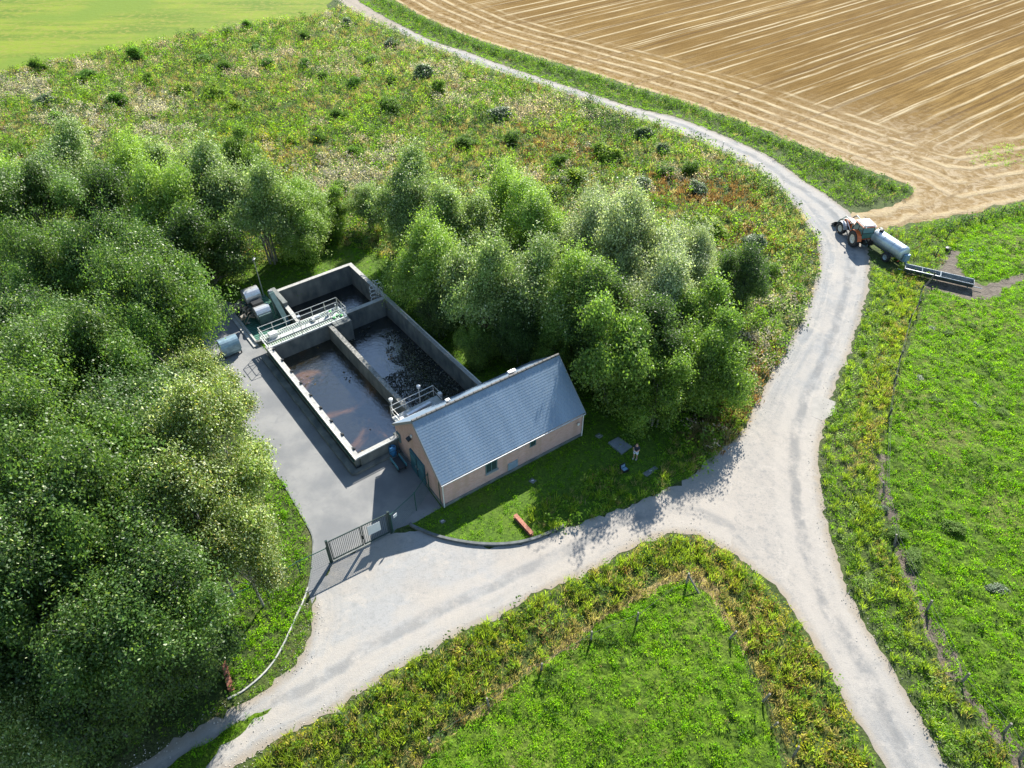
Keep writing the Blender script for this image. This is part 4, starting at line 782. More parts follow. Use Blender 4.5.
# ------------------------------------------------------------------ foliage
m_leaf = leaf_mat('tree_leaves', .46, .09, .45); m_silver = leaf_mat('willow_leaves', .40, .10, .5); m_herb = leaf_mat('herb_leaves', .5, .05, .6); m_bark = M('bark', (.12, .11, .09), .9, c2=(.30, .29, .25), scale=6, bump=.02)
def leaf_mesh(name, c, nrm, ln, wd, col, mat, parent=None, up=None, fold=False):
    """rhombic leaves: centre, normal, length, width, colour"""
    n = len(c); rng = np.random.default_rng(n)
    nrm = nrm/np.maximum(np.linalg.norm(nrm, axis=1), 1e-6)[:, None]
    t = rng.normal(size=(n, 3)) if up is None else up+rng.normal(size=(n, 3))*.15
    t -= nrm*(t*nrm).sum(1)[:, None]; t /= np.maximum(np.linalg.norm(t, axis=1), 1e-6)[:, None]
    s = np.cross(nrm, t); ln = np.asarray(ln)[:, None]; wd = np.asarray(wd)[:, None]
    V = np.stack([c-t*ln/2, c+s*wd/2-t*ln*.05, c+t*ln/2, c-s*wd/2-t*ln*.05], 1).reshape(-1, 3)
    me = bpy.data.meshes.new(name); me.vertices.add(4*n); me.vertices.foreach_set('co', V.astype(np.float32).ravel())
    me.loops.add(4*n); me.loops.foreach_set('vertex_index', np.arange(4*n, dtype=np.int32))
    me.polygons.add(n); me.polygons.foreach_set('loop_start', np.arange(0, 4*n, 4, dtype=np.int32)); me.polygons.foreach_set('loop_total', np.full(n, 4, np.int32))
    me.update(calc_edges=True)
    a = me.attributes.new('col', 'FLOAT_COLOR', 'FACE'); a.data.foreach_set('color', np.c_[np.clip(col, 0, 1), np.ones(n)].astype(np.float32).ravel())
    me.materials.append(mat); o = bpy.data.objects.new(name, me); COL.objects.link(o); o.parent = parent; return o
def crown_pts(seed, R, Hc, zc, nl, ncl, nlf, lobe=.35, spread=.30, low=-.5):
    rng = np.random.default_rng(seed); lobes = []
    for i in range(nl):
        for _ in range(30):
            d = rng.normal(size=3); d /= np.linalg.norm(d)
            if d[2] > low: break
        k = rng.uniform(.38, .95); lobes.append((d*np.array([R, R, Hc])*k+np.array([0, 0, zc]), R*lobe*rng.uniform(.6, 1.15)))
    C, N, K = [], [], []
    for li, (lc, lr) in enumerate(lobes):
        d = rng.normal(size=(ncl, 3)); d /= np.linalg.norm(d, axis=1)[:, None]; d[:, 2] = np.where((d[:, 2] < -.3) & (lc[2] > zc-.3*Hc), -d[:, 2]*.6, d[:, 2])
        rad = lr*np.where(rng.random(ncl) < .2, rng.uniform(1.05, 1.65, ncl), rng.uniform(.45, 1.1, ncl)); rad = rad*(1+.25*np.sin(d[:, 0]*7+li)*np.cos(d[:, 1]*6+li*2))
        cc = lc+d*rad[:, None]*np.array([.9, .9, 1.25])
        off = rng.normal(size=(ncl, nlf, 3))*spread*np.array([1, 1, .65]); droop = -np.linalg.norm(off[..., :2], axis=-1)*.35
        p = cc[:, None]+off; p[..., 2] += droop; nn = d[:, None]*.45+rng.normal(size=(ncl, nlf, 3))*.6+np.array([.1, .3, .75])
        C.append(p.reshape(-1, 3)); N.append(nn.reshape(-1, 3)); K.append(np.repeat(rng.normal(size=ncl)*.22+rng.normal()*.15, nlf))
    return np.concatenate(C), np.concatenate(N), np.concatenate(K), lobes, rng
def make_tree(seed, name, R, H, zc, Hc, nl, ncl, nlf, ls, base, alt, altp, mat, tr_r=.2, stems=1, low=-.5, spread=.30, lobe=.36, pale=.0):
    t = thing(name, '', 'tree')
    C, N, K, lobes, rng = crown_pts(seed, R, Hc, zc, nl, ncl, nlf, lobe, spread, low)
    k = C[:, 2] > .15; C, N, K = C[k], N[k], K[k]; n = len(C)
    col = np.array(base)[None]*(1+K[:, None]+rng.normal(size=(n, 1))*.18); m = rng.random(n) < altp; col[m] = np.array(alt)*(1+rng.normal(size=(m.sum(), 1))*.15)
    if pale: m = rng.random(n) < pale; col[m] = np.array((.30, .33, .27))*(1+rng.normal(size=(m.sum(), 1))*.12)
    col = col*np.array([1.9, 1.9, 1.45]); s = ls*rng.uniform(.65, 1.35, n); leaf_mesh('crown', C, N, s, s*.58, col, mat, t)
    b = MB()
    for j in range(stems):
        a0 = 2*PI*j/stems+seed; ox, oy = (0, 0) if stems == 1 else (.35*math.cos(a0), .35*math.sin(a0)); top = np.array([ox*2, oy*2, zc+Hc*.35])
        b.tube([(ox, oy, -.2), (ox*1.3+.1, oy*1.3, H*.25), tuple(top)], [tr_r, tr_r*.75, tr_r*.3], 8)
    tk_ = b.build('trunk', m_bark, t, True); b = MB()
    for i, (lc, lr) in enumerate(lobes):
        z0 = max(.6, lc[2]*.45); e = Vector(lc); p0 = Vector((0, 0, z0)); mid = p0.lerp(e, .5)+Vector((0, 0, -.25)); r0 = tr_r*.42
        b.tube([p0, mid, e], [r0, r0*.6, r0*.25], 5)
        for q in range(3):
            d = Vector(rng.normal(size=3)); d.z = abs(d.z); b.tube([mid.lerp(e, .5+.2*q), e+d.normalized()*lr*1.2], [r0*.42, r0*.14], 4)
    b.build('limbs', m_bark, tk_, True); return t
bL = (.052, .092, .022); aL = (.10, .14, .032)
protos = [
 make_tree(1, 'alder_tree', 4.6, 12, 7.6, 4.6, 20, 170, 26, .165, bL, aL, .12, m_leaf),
 make_tree(2, 'alder_tree', 4.6, 12, 7.4, 4.4, 19, 170, 26, .165, (.043, .080, .024), aL, .08, m_leaf, pale=.02),
 make_tree(3, 'birch_tree', 4.0, 11, 7.0, 4.4, 19, 160, 25, .155, (.078, .108, .032), (.22, .19, .07), .08, m_leaf, pale=.14, tr_r=.14),
 make_tree(4, 'willow_tree', 3.7, 8, 3.7, 3.8, 22, 150, 24, .15, (.085, .125, .045), (.15, .19, .08), .2, m_silver, .12, 4, -.75, .28, pale=.08),
 make_tree(5, 'willow_tree', 3.6, 8, 3.7, 3.8, 22, 150, 24, .15, (.11, .14, .085), (.22, .24, .17), .25, m_silver, .12, 4, -.75, .28, pale=.22),
 make_tree(6, 'hazel_tree', 3.0, 6, 3.0, 2.9, 18, 150, 22, .17, (.070, .115, .026), (.12, .18, .035), .2, m_leaf, .10, 5, -.8, .26),
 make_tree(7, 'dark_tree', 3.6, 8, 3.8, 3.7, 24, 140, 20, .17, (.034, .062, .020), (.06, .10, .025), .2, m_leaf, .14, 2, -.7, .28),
 make_tree(8, 'willow_tree', 3.6, 8, 3.9, 4.1, 22, 150, 24, .15, (.105, .16, .035), (.17, .23, .06), .25, m_silver, .12, 3, -.75, .27, pale=.03)]
used = set(); rt = random.Random(11)
def put(k, px, py, h, sc, label, group=None, zs=1., xy=None):
    zs *= rt.uniform(.92, 1.12)
    """a tree whose crown centre (at height h) is seen at a given place"""
    x, y = xy if xy else at(px, py, h); args = dict(loc=(x, y, 0), rz=rt.uniform(0, 6.28), sc=(sc, sc, sc*zs))
    if k not in used:
        used.add(k); o = protos[k]; o.location = args['loc']; o.rotation_euler.z = args['rz']; o.scale = args['sc']; o['label'] = label
        if group: o['group'] = group
        return o
    return copy_tree(protos[k], label=label, group=group, **args)
gL = 'trees of the left wood'
left = [(0, 45, 262, 8, .85, 'tall leafy tree at the far left of the wood, nearest the rear thicket'), (1, 110, 262, 8, .85, 'rounded tree at the upper edge of the left wood below the rear thicket'), (0, 165, 318, 8, .98, 'broad green tree with a visible pale trunk in the upper part of the left wood'),
 (1, 20, 345, 8, .95, 'green tree at the left photo edge a little below the top of the wood'), (0, 88, 372, 8, .95, 'mid green tree standing in the middle of the upper left wood'), (2, 196, 376, 7.5, .80, 'light green tree overhanging the asphalt by the curved container'),
 (1, 150, 420, 8, .95, 'full green tree left of the yellowish speckled trees'), (0, 30, 450, 8, 1., 'large tree at the left photo edge halfway down the wood'), (2, 216, 462, 7, .90, 'speckled pale leaved tree whose crown reaches the kerb of the asphalt'),
 (0, 100, 505, 8, .98, 'large green tree in the centre of the left wood'), (2, 205, 538, 5.2, .95, 'yellowish speckled tree above the sunlit grass wedge'), (1, 25, 560, 8, 1., 'shaded dark tree at the left photo edge, lower half'),
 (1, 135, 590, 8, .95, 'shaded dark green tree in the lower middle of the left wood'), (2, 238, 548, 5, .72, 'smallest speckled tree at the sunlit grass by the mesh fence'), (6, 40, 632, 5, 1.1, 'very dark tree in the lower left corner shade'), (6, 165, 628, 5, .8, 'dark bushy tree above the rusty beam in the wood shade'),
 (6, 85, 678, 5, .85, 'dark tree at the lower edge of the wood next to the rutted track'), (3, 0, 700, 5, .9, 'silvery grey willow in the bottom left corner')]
for a in left: put(a[0], a[1], a[2], a[3]*1.3, a[4]*(.92 if a[0] != 6 else 1.), a[5], gL, 1.42)
gB = 'trees of the rear thicket'
back = [(7, 20, 215, 5, 1., 'light green bushy tree at the left photo edge of the rear thicket'), (3, 75, 180, 5, 1., 'grey green bushy tree at the upper left of the rear thicket'), (7, 130, 172, 5, .95, 'light green bushy tree on the meadow edge of the rear thicket'), (3, 180, 180, 5, .95, 'grey green tree in the middle top of the rear thicket'),
 (6, 110, 215, 5, .9, 'dark tree inside the left of the rear thicket'), (7, 165, 220, 5, 1., 'broad green tree in the middle of the rear thicket'), (3, 222, 205, 5, 1., 'grey green round tree right of the thicket middle'), (6, 205, 255, 4, .95, 'dark shaded tree behind the screening machines'),
 (3, 262, 218, 4.5, .95, 'tall willow facing the back basin from the rear thicket'), (5, 245, 165, 2.5, .8, 'low yellow green bush tree on top of the rear thicket'), (7, 300, 215, 4, .8, 'light green tree right of the willow facing the back basin'), (5, 332, 212, 2.4, .62, 'low bright bush tree above the sunlit lawn wedge'), (3, 368, 205, 2.8, .58, 'small grey green tree where the rear thicket meets the middle grove')]
for a in back: put(a[0], a[1], a[2], a[3]*1.2, a[4]*1.1, a[5], gB, 1.25)
gM = 'trees of the middle grove'
mid = [(3, 415, 212, 4.5, .95, 'grey green willow at the upper left end of the middle grove'), (7, 425, 262, 4.5, .95, 'light willow leaning over the right basin wall'), (3, 462, 232, 4.5, 1., 'tall willow in the upper left of the middle grove'), (7, 500, 205, 4, .8, 'light feathery willow on the meadow side of the middle grove'),
 (3, 480, 290, 4.5, .95, 'shaded willow beside the right basin wall'), (7, 538, 225, 4.5, .95, 'tallest light green willow in the middle of the grove'), (3, 530, 290, 4.5, .95, 'broad willow directly behind the tiled roof'), (4, 585, 232, 4, .9, 'pale silvery willow on the meadow side of the grove'),
 (7, 572, 300, 4.5, .95, 'light green willow behind the right end of the roof'), (4, 632, 262, 4, 1., 'whitish silvery willow near the right side of the grove'), (6, 605, 320, 4, .85, 'dark tree in the gap left of the silvery willow'), (4, 655, 295, 4, .95, 'silver leaved willow with white flecks at the right of the grove'),
 (5, 612, 365, 3, 1.05, 'bright green hazel beside the east end of the building'), (6, 662, 340, 4, .82, 'brownish dark tree between hazel and the right end of the grove'), (5, 700, 318, 3.5, .95, 'yellow green hazel at the right end of the grove'), (5, 716, 362, 3, .88, 'lower green hazel at the right end of the grove by the road'),
 (5, 660, 392, 2.6, .84, 'low green hazel bush nearest the standing person'), (6, 738, 288, 2.2, .62, 'small dark round bush tree beyond the right end of the grove'), (4, 690, 262, 3, .7, 'small silvery bush tree behind the yellow green hazel')]
mid += [(6, 440, 318, 1.6, .55, 'dark low bush tree against the right basin wall, upper one'), (5, 476, 345, 1.5, .5, 'low green bush tree against the right basin wall, middle one'), (6, 520, 345, 1.6, .55, 'dark low bush tree just behind the roof ridge'), (5, 556, 352, 2., .6, 'low green bush tree behind the right half of the roof')]
for a in mid:
    zf = 1.4 if a[0] == 5 else 1.4
    put(a[0], a[1], a[2], a[3]*zf, a[4]*1.06, a[5], gM, zf)
# wood continuing to the left and behind, seen only from the side
for n_, (x, y, k) in enumerate(((-46, 62, 0), (-50, 50, 1), (-44, 40, 0), (-40, 30, 1), (-36, 20, 0), (-58, 60, 1), (-30, 11, 6), (-34, 5, 1))):
    put(k, 0, 0, 0, 1., 'tree of the same wood outside the left edge of the photo', 'trees outside the left photo edge', xy=(x, y))

# shrubs in the meadow
rng0 = random.Random(8)
def make_shrub(seed, name, R, H, base, alt, mat, ls=.20):
    t = thing(name, '', 'shrub'); C, N, K, lobes, rng = crown_pts(seed, R*rng0.uniform(.9, 1.2), H*.5, H*.42, 15, 36, 9, .36, .17, -.6)
    C[:, 2] = np.abs(C[:, 2]); n = len(C); col = np.array(base)*(1+K[:, None]+rng.normal(size=(n, 1))*.2); m = rng.random(n) < .2; col[m] = np.array(alt)
    s = ls*rng.uniform(.7, 1.3, n); leaf_mesh('foliage', C, N, s, s*.55, col*1.5, mat, t)
    b = MB()
    for lc, lr in lobes: b.tube([(0, 0, 0), tuple(lc)], [.03, .01], 4)
    b.build('stems', m_bark, t); return t
sh = [make_shrub(21, 'green_shrub', 1., 1.7, (.065, .13, .018), (.12, .2, .03), m_herb), make_shrub(22, 'dark_shrub', 1., 1.7, (.075, .13, .02), (.11, .16, .03), m_herb),
      make_shrub(23, 'grey_shrub', 1., 1.5, (.07, .105, .05), (.12, .15, .09), m_silver), make_shrub(24, 'yellow_green_shrub', 1., 1.5, (.13, .19, .025), (.22, .25, .04), m_herb)]
kn = ['bright green shrub', 'deep green shrub', 'grey green shrub', 'yellow green shrub']
shr = [(1,228,29,1.),(0,248,25,.9),(0,184,41,.8),(1,307,35,1.1),(0,137,55,1.1),(0,88,74,1.3),(0,203,57,1.2),(1,41,66,.9),(1,228,66,1.),(0,256,47,.7),(3,187,88,.8),(3,215,92,1.2),(0,268,62,.9),(0,305,62,.8),(1,324,74,.8),(0,355,82,.9),(1,391,107,1.2),(2,348,21,1.),(2,391,43,1.1),(1,371,59,.8),(1,340,113,.8),(3,234,105,1.),(1,320,135,.8),(3,295,137,.8),(0,353,150,.7),(1,340,187,1.),(1,439,90,1.2),(1,390,105,.9),(1,392,78,.9),(1,396,43,.8),(2,499,113,1.2),(2,425,72,1.3),(1,468,141,1.),(3,505,164,1.),(3,573,176,1.1),(3,550,191,.8),(3,612,156,1.1),(1,599,150,.8),(2,644,133,1.),(1,591,109,.9),(1,513,137,.8),(2,663,148,1.),(1,690,168,.9),(2,640,184,1.),(2,698,187,1.),(1,667,168,1.),(2,753,242,.9),(1,766,270,1.),(1,729,270,1.4),(3,710,230,1.5),(0,612,372,.01),(1,560,160,.8),(0,450,118,.9),(3,480,172,.8),(0,60,118,1.1),(1,20,150,1.),(2,45,100,1.),(0,120,100,.9),(1,150,78,.8),(3,90,130,.9)]
su = set()
for (k, px, py, s) in shr:
    if s < .1: continue
    where = 'meadow left of the white seed heads' if px < 170 else 'meadow strip just below the mown field' if py < 70 and px < 330 else 'upper meadow above the rear thicket' if px < 330 else 'meadow beside the straight far road' if py < 112 else 'meadow just above the middle grove' if px < 640 else 'right meadow by the road bend'
    lb = ('small ' if s < .85 else 'wide ' if s > 1.15 else '')+kn[k]+' in the '+where; x, y = at(px, py+5, 0); s2 = s*rt.uniform(.9, 1.15); a = dict(loc=(x, y, 0), rz=rt.uniform(0, 6), sc=(s2*rt.uniform(.8, 1.5), s2*rt.uniform(.7, 1.3), s2*rt.uniform(.6, 1.15)))
    if k not in su:
        su.add(k); o = sh[k]; o.location = a['loc']; o.rotation_euler.z = a['rz']; o.scale = a['sc']; o['label'] = lb; o['group'] = lb.replace('shrub', 'shrubs')
    else: copy_tree(sh[k], label=lb, group=lb.replace('shrub', 'shrubs'), **a)

# ------------------------------------------------------------------ ground cover
def sample(poly, dens, seed, holes=(), bound=None):
    rng = np.random.default_rng(seed); q = np.array(poly); lo, hi = q.min(0), q.max(0)
    if bound: lo = np.maximum(lo, bound[0]); hi = np.minimum(hi, bound[1])
    n = int(dens*np.prod(hi-lo)); p = lo+rng.random((n, 2))*(hi-lo); p = p[inside(poly, p)]
    for h in holes: p = p[~inside(h, p)]
    return p, rng
KINDS = {   # colour, height, radius, leaves, leaf length, width ratio, upright
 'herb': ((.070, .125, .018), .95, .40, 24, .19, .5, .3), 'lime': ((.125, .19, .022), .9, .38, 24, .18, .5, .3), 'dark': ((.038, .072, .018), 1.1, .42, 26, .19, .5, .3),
 'straw': ((.30, .25, .14), .85, .30, 18, .42, .09, 1.), 'rust': ((.17, .10, .055), .9, .35, 20, .26, .25, .8), 'white': ((.38, .345, .33), 1.0, .42, 26, .13, .8, .2), 'pink': ((.38, .31, .285), 1.0, .42, 24, .14, .7, .3),
 'grey': ((.15, .19, .12), .9, .40, 22, .18, .4, .4), 'reed': ((.125, .165, .03), .95, .30, 26, .60, .075, 1.), 'dryreed': ((.30, .25, .13), .85, .30, 22, .50, .07, 1.), 'gold': ((.20, .19, .025), .8, .36, 22, .17, .5, .3),
 'turf': ((.085, .165, .006), .26, .27, 22, .14, .42, .5), 'turf2': ((.135, .215, .008), .24, .27, 22, .14, .40, .5), 'turfd': ((.035, .075, .012), .30, .26, 22, .22, .3, .7), 'grass': ((.07, .14, .012), .35, .22, 14, .28, .11, 1.), 'tan': ((.34, .27, .15), .12, .2, 10, .2, .15, .6)}
def cover(name, p, names, idx, rng, label, sc=1., mat=None, hf=None):
    C, N, Ln, Wd, Cl, Up = [], [], [], [], [], []
    for j, nm in enumerate(names):
        q = p[idx == j]; col, h, r, k, ll, wr_, up = KINDS[nm]; n = len(q); col = np.array(col)*(1. if nm in ('white', 'pink', 'tan', 'straw', 'dryreed', 'rust') else 1.45)*(np.array([1.2, 1.3, .75]) if nm in ('turf', 'turf2') else np.array([1.3, 1.3, .8]) if nm not in ('white', 'pink', 'tan', 'straw', 'dryreed', 'rust', 'turfd', 'dark') else np.array([1.08, 1.05, 1.]))
        if not n: continue
        s = sc*rng.uniform(.6, 1.35, n); cc = rng.normal(size=(n, 1))*.16; d = rng.normal(size=(n, k, 3)); u = rng.random((n, k))
        off = np.stack([d[..., 0]*r*.55, d[..., 1]*r*.55, h*u**.8*(1-.35*np.minimum(1, (d[..., 0]**2+d[..., 1]**2)*.3))], -1)*s[:, None, None]
        c = np.concatenate([q, np.zeros((n, 1)) if hf is None else hf(q)[:, None]*.85], 1)[:, None]+off
        if up > .75: c[..., 2] = s[:, None]*ll*.42+off[..., 2]*.25
        nn = rng.normal(size=(n, k, 3))*.7+np.array([0, 0, 1.])*(1-up)
        if up > .75: nn[..., 2] *= .25
        u3 = np.stack([d[..., 0]*.35, d[..., 1]*.35, np.full((n, k), 1.)], -1) if up > .4 else rng.normal(size=(n, k, 3))
        C.append(c.reshape(-1, 3)); N.append(nn.reshape(-1, 3)); Ln.append((s[:, None]*ll*rng.uniform(.7, 1.3, (n, k))).ravel()); Wd.append(Ln[-1]*wr_); Up.append(u3.reshape(-1, 3))
        Cl.append((np.array(col)[None, None]*(1+cc[..., None]+rng.normal(size=(n, k, 1))*.16)).reshape(-1, 3))
    C = np.concatenate(C); o = leaf_mesh(name, C, np.concatenate(N), np.concatenate(Ln), np.concatenate(Wd), np.concatenate(Cl), mat or m_herb, None, np.concatenate(Up)); o['kind'] = 'stuff'; o['label'] = label; return o
def pick(P, names, w, rng, soft=.25):
    """w: (n, k) weights"""
    w = np.maximum(w, 1e-4)**1.0; w = w/w.sum(1)[:, None]; c = w.cumsum(1); return (rng.random(len(P))[:, None] > c).sum(1).clip(0, len(names)-1)
hard = [road_poly, asph_poly, house_fp, tank_hole]
# tall meadow
mead = [p for p in smooth(W([(0, 73), (70, 59), (137, 46), (187.5, 35), (254, 24), (324, 14), (338, 4)]), 2)]+road_L[12:]+W([(700, 476)])
mead = W([(-420, 150), (-200, 104)])+mead+W([(680, 440), (600, 330), (480, 250), (390, 262), (345, 245), (270, 262), (200, 290), (0, 330), (-300, 420)])
mnames = ['herb', 'lime', 'dark', 'straw', 'rust', 'white', 'pink', 'grey', 'gold', 'grass']
P, rng = sample(mead, 4.6, 31, hard+[hay_poly, stub_poly], bound=((-110, 30), (60, 175)))
far = np.linalg.norm(P, axis=1); P = P[rng.random(len(P)) < np.clip(1.25-far/260, .45, 1)]
n1, n2, n3, n4, n5 = (vnoise(P, s, k) for s, k in ((7., 1), (5., 2), (9., 3), (3., 4), (14., 5)))
def blob(px, py, r): c = np.array(at(px, py)); return np.exp(-((P-c)**2).sum(1)/(2*r*r))
wh = 3.5*(blob(150, 107, 2.8)+blob(165, 112, 2.2)+blob(72, 122, 2.)+blob(105, 128, 1.5)+blob(10, 92, 3.)+blob(335, 172, 3.)+blob(350, 182, 3)+blob(395, 158, 2)+blob(450, 100, 2)) ; pk = 6.*(blob(528, 112, 2.6)+blob(515, 182, 2.)+blob(270, 62, 3)*.4)
brn = 4.*(blob(700, 190, 3.)+blob(672, 190, 2.4)+blob(730, 200, 2.5)+blob(745, 240, 2.)+blob(745, 375, 3)+blob(740, 415, 3)+blob(560, 150, 4)*.5)
orn = 4.*blob(245, 150, 3.5)+1.5*blob(280, 175, 3)
edge_r = np.clip(1-edist(road_L, P, False)/5., 0, 1)
wts = np.power(np.stack([.5+1.6*n1, .3+3.*np.clip(n2-.4, 0, 1), .25+1.8*np.clip((1-n1)-.35, 0, 1)*n4*2+edge_r*.8, .5+1.5*n3, .2+1.*n3*n2+brn+orn*.3, .02+1.3*np.clip(n4*n5-.36, 0, 1)*6+wh+.04, .05+1.2*np.clip(n1*n4-.34, 0, 1)*7+pk+.12, .30+.6*n5+edge_r*.8, .06+.35*n2*n3+orn, np.full(len(P), .4)], 1), 1.9)
cover('meadow_weeds', P, mnames, pick(P, mnames, wts, rng), rng, 'tall mixed weeds, grasses and pale seed heads covering the meadow', 1.22)
# undergrowth below the trees of the wood and around the basins
und = W([(-250, 300), (0, 290), (190, 300), (214, 372), (236, 416), (264, 455), (287, 490), (300, 520), (308, 590), (290, 640), (262, 674), (230, 700), (185, 730), (130, 765), (40, 815), (-100, 880), (-260, 760)])
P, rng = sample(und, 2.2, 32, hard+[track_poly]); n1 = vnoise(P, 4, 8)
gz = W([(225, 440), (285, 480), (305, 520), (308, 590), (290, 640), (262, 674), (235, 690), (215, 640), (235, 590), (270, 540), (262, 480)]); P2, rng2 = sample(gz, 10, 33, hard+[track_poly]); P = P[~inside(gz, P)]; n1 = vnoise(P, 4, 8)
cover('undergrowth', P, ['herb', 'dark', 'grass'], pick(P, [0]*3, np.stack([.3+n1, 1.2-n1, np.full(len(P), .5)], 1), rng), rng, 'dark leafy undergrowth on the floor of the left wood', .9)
n1 = vnoise(P2, 2.5, 9); cover('grass_wedge', P2, ['turf', 'turf2', 'grass'], pick(P2, [0]*3, np.stack([.6+n1, 1.1-n1, np.full(len(P2), .35)], 1), rng2), rng2, 'short bright grass between the left wood and the kerb')
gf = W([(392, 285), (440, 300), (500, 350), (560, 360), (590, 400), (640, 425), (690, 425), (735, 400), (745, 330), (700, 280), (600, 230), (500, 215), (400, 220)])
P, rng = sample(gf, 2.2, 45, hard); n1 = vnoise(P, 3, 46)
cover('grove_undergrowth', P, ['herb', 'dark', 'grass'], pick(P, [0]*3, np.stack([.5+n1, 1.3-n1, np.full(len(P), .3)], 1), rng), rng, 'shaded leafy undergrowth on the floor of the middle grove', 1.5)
kz = W([(309, 600), (313, 620), (308, 641), (302, 659), (284, 678), (238, 707), (190, 732), (185, 728), (226, 702), (246, 692), (267, 674), (283, 651), (299, 617), (306, 600)])
P, rng = sample(kz, 16, 47, []); cover('kerbside_grass', P, ['turf2', 'turf', 'tan', 'grass'], pick(P, [0]*4, np.stack([.8+0*P[:, 0], .6+0*P[:, 0], .7+0*P[:, 0], .3+0*P[:, 0]], 1), rng), rng, 'patchy grass between the curved pale edging and the track', .6)
# lawn
P, rng = sample(lawn_poly, 5.5, 34, hard+[track_poly]); n1 = vnoise(P, 3, 10)
cover('lawn_grass', P, ['turf', 'turf2', 'grass'], pick(P, [0]*3, np.stack([.8+n1, .5+0*n1, .05+.2*n1], 1), rng), rng, 'short lawn grass around the building and the basins', .62)
# rough strip of weeds on the lawn, beside the gravel
rs = smooth(W([(520, 540), (522, 520), (545, 505), (575, 490), (600, 472), (615, 462), (628, 478), (650, 470), (662, 452), (690, 428), (722, 405), (745, 420), (738, 442), (715, 460), (688, 480), (650, 498), (600, 518), (566, 530), (540, 538)]), 2)
P, rng = sample(rs, 6., 35, hard+[W([(604, 435), (662, 455), (662, 480), (604, 470)]), W([(505, 508), (524, 508), (542, 540), (522, 545)])]); n1 = vnoise(P, 2.2, 11); x = (P[:, 0]-at(680, 450)[0])**2+(P[:, 1]-at(680, 450)[1])**2
cover('rough_grass', P, ['reed', 'straw', 'herb', 'grass', 'dryreed'], pick(P, [0]*5, np.stack([.3+.5*n1, .9*n1, .6+0*n1, .5+0*n1, .7*n1+2.5*np.exp(-x/14)], 1), rng), rng, 'uneven tufts of rough weeds between the lawn and the gravel', .95)
# verges and ditches
v1 = smooth(W([(165, 838), (243, 772), (258, 757), (275, 745), (320, 722), (353, 700), (398, 672), (448, 643), (497, 619), (546, 594), (599, 570), (632, 553), (660, 541), (690, 538), (712, 544), (736, 561), (765, 588), (790, 618), (812, 650), (836, 692), (858, 738), (876, 775), (920, 850)]), 2)+smooth(W([(820, 860), (790, 770), (775, 735), (765, 700), (748, 660), (726, 618), (706, 590), (682, 580), (640, 600), (590, 632), (530, 678), (470, 724), (410, 775), (330, 860)]), 2)
P, rng = sample(v1, 13., 36, [road_poly, track_poly]); n1, n2, n3 = vnoise(P, 2.5, 12), vnoise(P, 1.6, 13), vnoise(P, 5, 14); di = edist(trk_lo+road_LL[::-1], P, False); dr_ = edist(W([(410, 775), (470, 724), (530, 678), (590, 632), (640, 600), (682, 580), (706, 590), (726, 618), (748, 660), (765, 700), (775, 735), (790, 770)]), P, False)
right = np.clip((P[:, 0]-at(690, 560)[0])/2, 0, 1); dry = np.exp(-(dr_/.9)**2)
w_ = np.stack([1.2*(1-dry)*(.4+n1), (.35+1.5*n2*n1)+dry*3.+right*.4, .6*n2*(1-dry)+right*.3, .5+0*right, right*.8*n3+.10, 2.6*dry, .25*(1-right)*(1-dry), right*.9*n2+.12], 1)
cover('ditch_grass', P, ['reed', 'dryreed', 'herb', 'grass', 'rust', 'tan', 'dark', 'gold'], pick(P, [0]*8, w_, rng), rng, 'tall green and straw coloured grass in the ditch round the lower pasture', .85)
v2 = smooth(W([(872, 264), (871, 285), (867, 305), (862, 325), (852, 356), (840, 383), (838, 402), (826, 425), (822, 468), (826, 503), (834, 542), (850, 583), (861, 610), (893, 663), (924, 718), (953, 768), (1005, 850)]), 2)+smooth(W([(1060, 850), (1015, 770), (985, 728), (950, 685), (930, 640), (908, 590), (888, 542), (876, 490), (880, 440), (890, 400), (902, 350), (912, 320), (924, 290), (912, 274), (900, 268), (880, 272)]), 2)
P, rng = sample(v2, 12., 37, [road_poly]); n1, n2, n3 = vnoise(P, 2.5, 15), vnoise(P, 1.5, 16), vnoise(P, 5, 17); d1 = edist(road_R, P, False)
ins = np.clip((d1-1.6)/1.5, 0, 1); w_ = np.stack([.35+n1*ins, 1.3*n3*ins*n2*1.6, .5+.4*n2, 1.5*(1-ins), .8*n3*ins, .5*n2*(1-ins)+.12, .3*n1*n3*ins], 1)
cover('verge_grass', P, ['reed', 'dryreed', 'herb', 'turf2', 'gold', 'grey', 'rust'], pick(P, [0]*7, w_, rng), rng, 'uneven verge of grass and weeds between the road and the right pasture', .74)
v3 = road_R[:46]; v3 = smooth(W([(254, -70), (357, 0), (397.7, 23.4), (432.8, 41), (464, 51), (511, 68), (573, 88), (632, 107), (675, 117), (722, 135), (768.5, 156), (800, 178), (832, 199)]), 3)+smooth(W([(848, 206), (880, 204), (906, 198), (910, 190), (885, 180), (839, 162), (780, 139), (700, 109), (612.5, 82), (542, 60.6), (487.5, 45), (437, 25), (394, 2), (285, -68)]), 3)
P, rng = sample(v3, 6.5, 38, [road_poly], bound=((-40, 60), (60, 170))); n1, n2 = vnoise(P, 3, 18), vnoise(P, 2, 19); d1 = edist(road_R, P, False); ins = np.clip((d1-1.2)/1.2, 0, 1)
w_ = np.stack([.3+ins*.9, 1.4*(1-ins)+.15, .8*ins*n1*1.5, .35*n2, .55*n2*ins, .3*n1*ins], 1)
cover('far_verge_grass', P, ['herb', 'turf2', 'dark', 'grass', 'lime', 'straw'], pick(P, [0]*6, w_, rng), rng, 'green strip of grass and weeds between the road and the stubble field', .8)
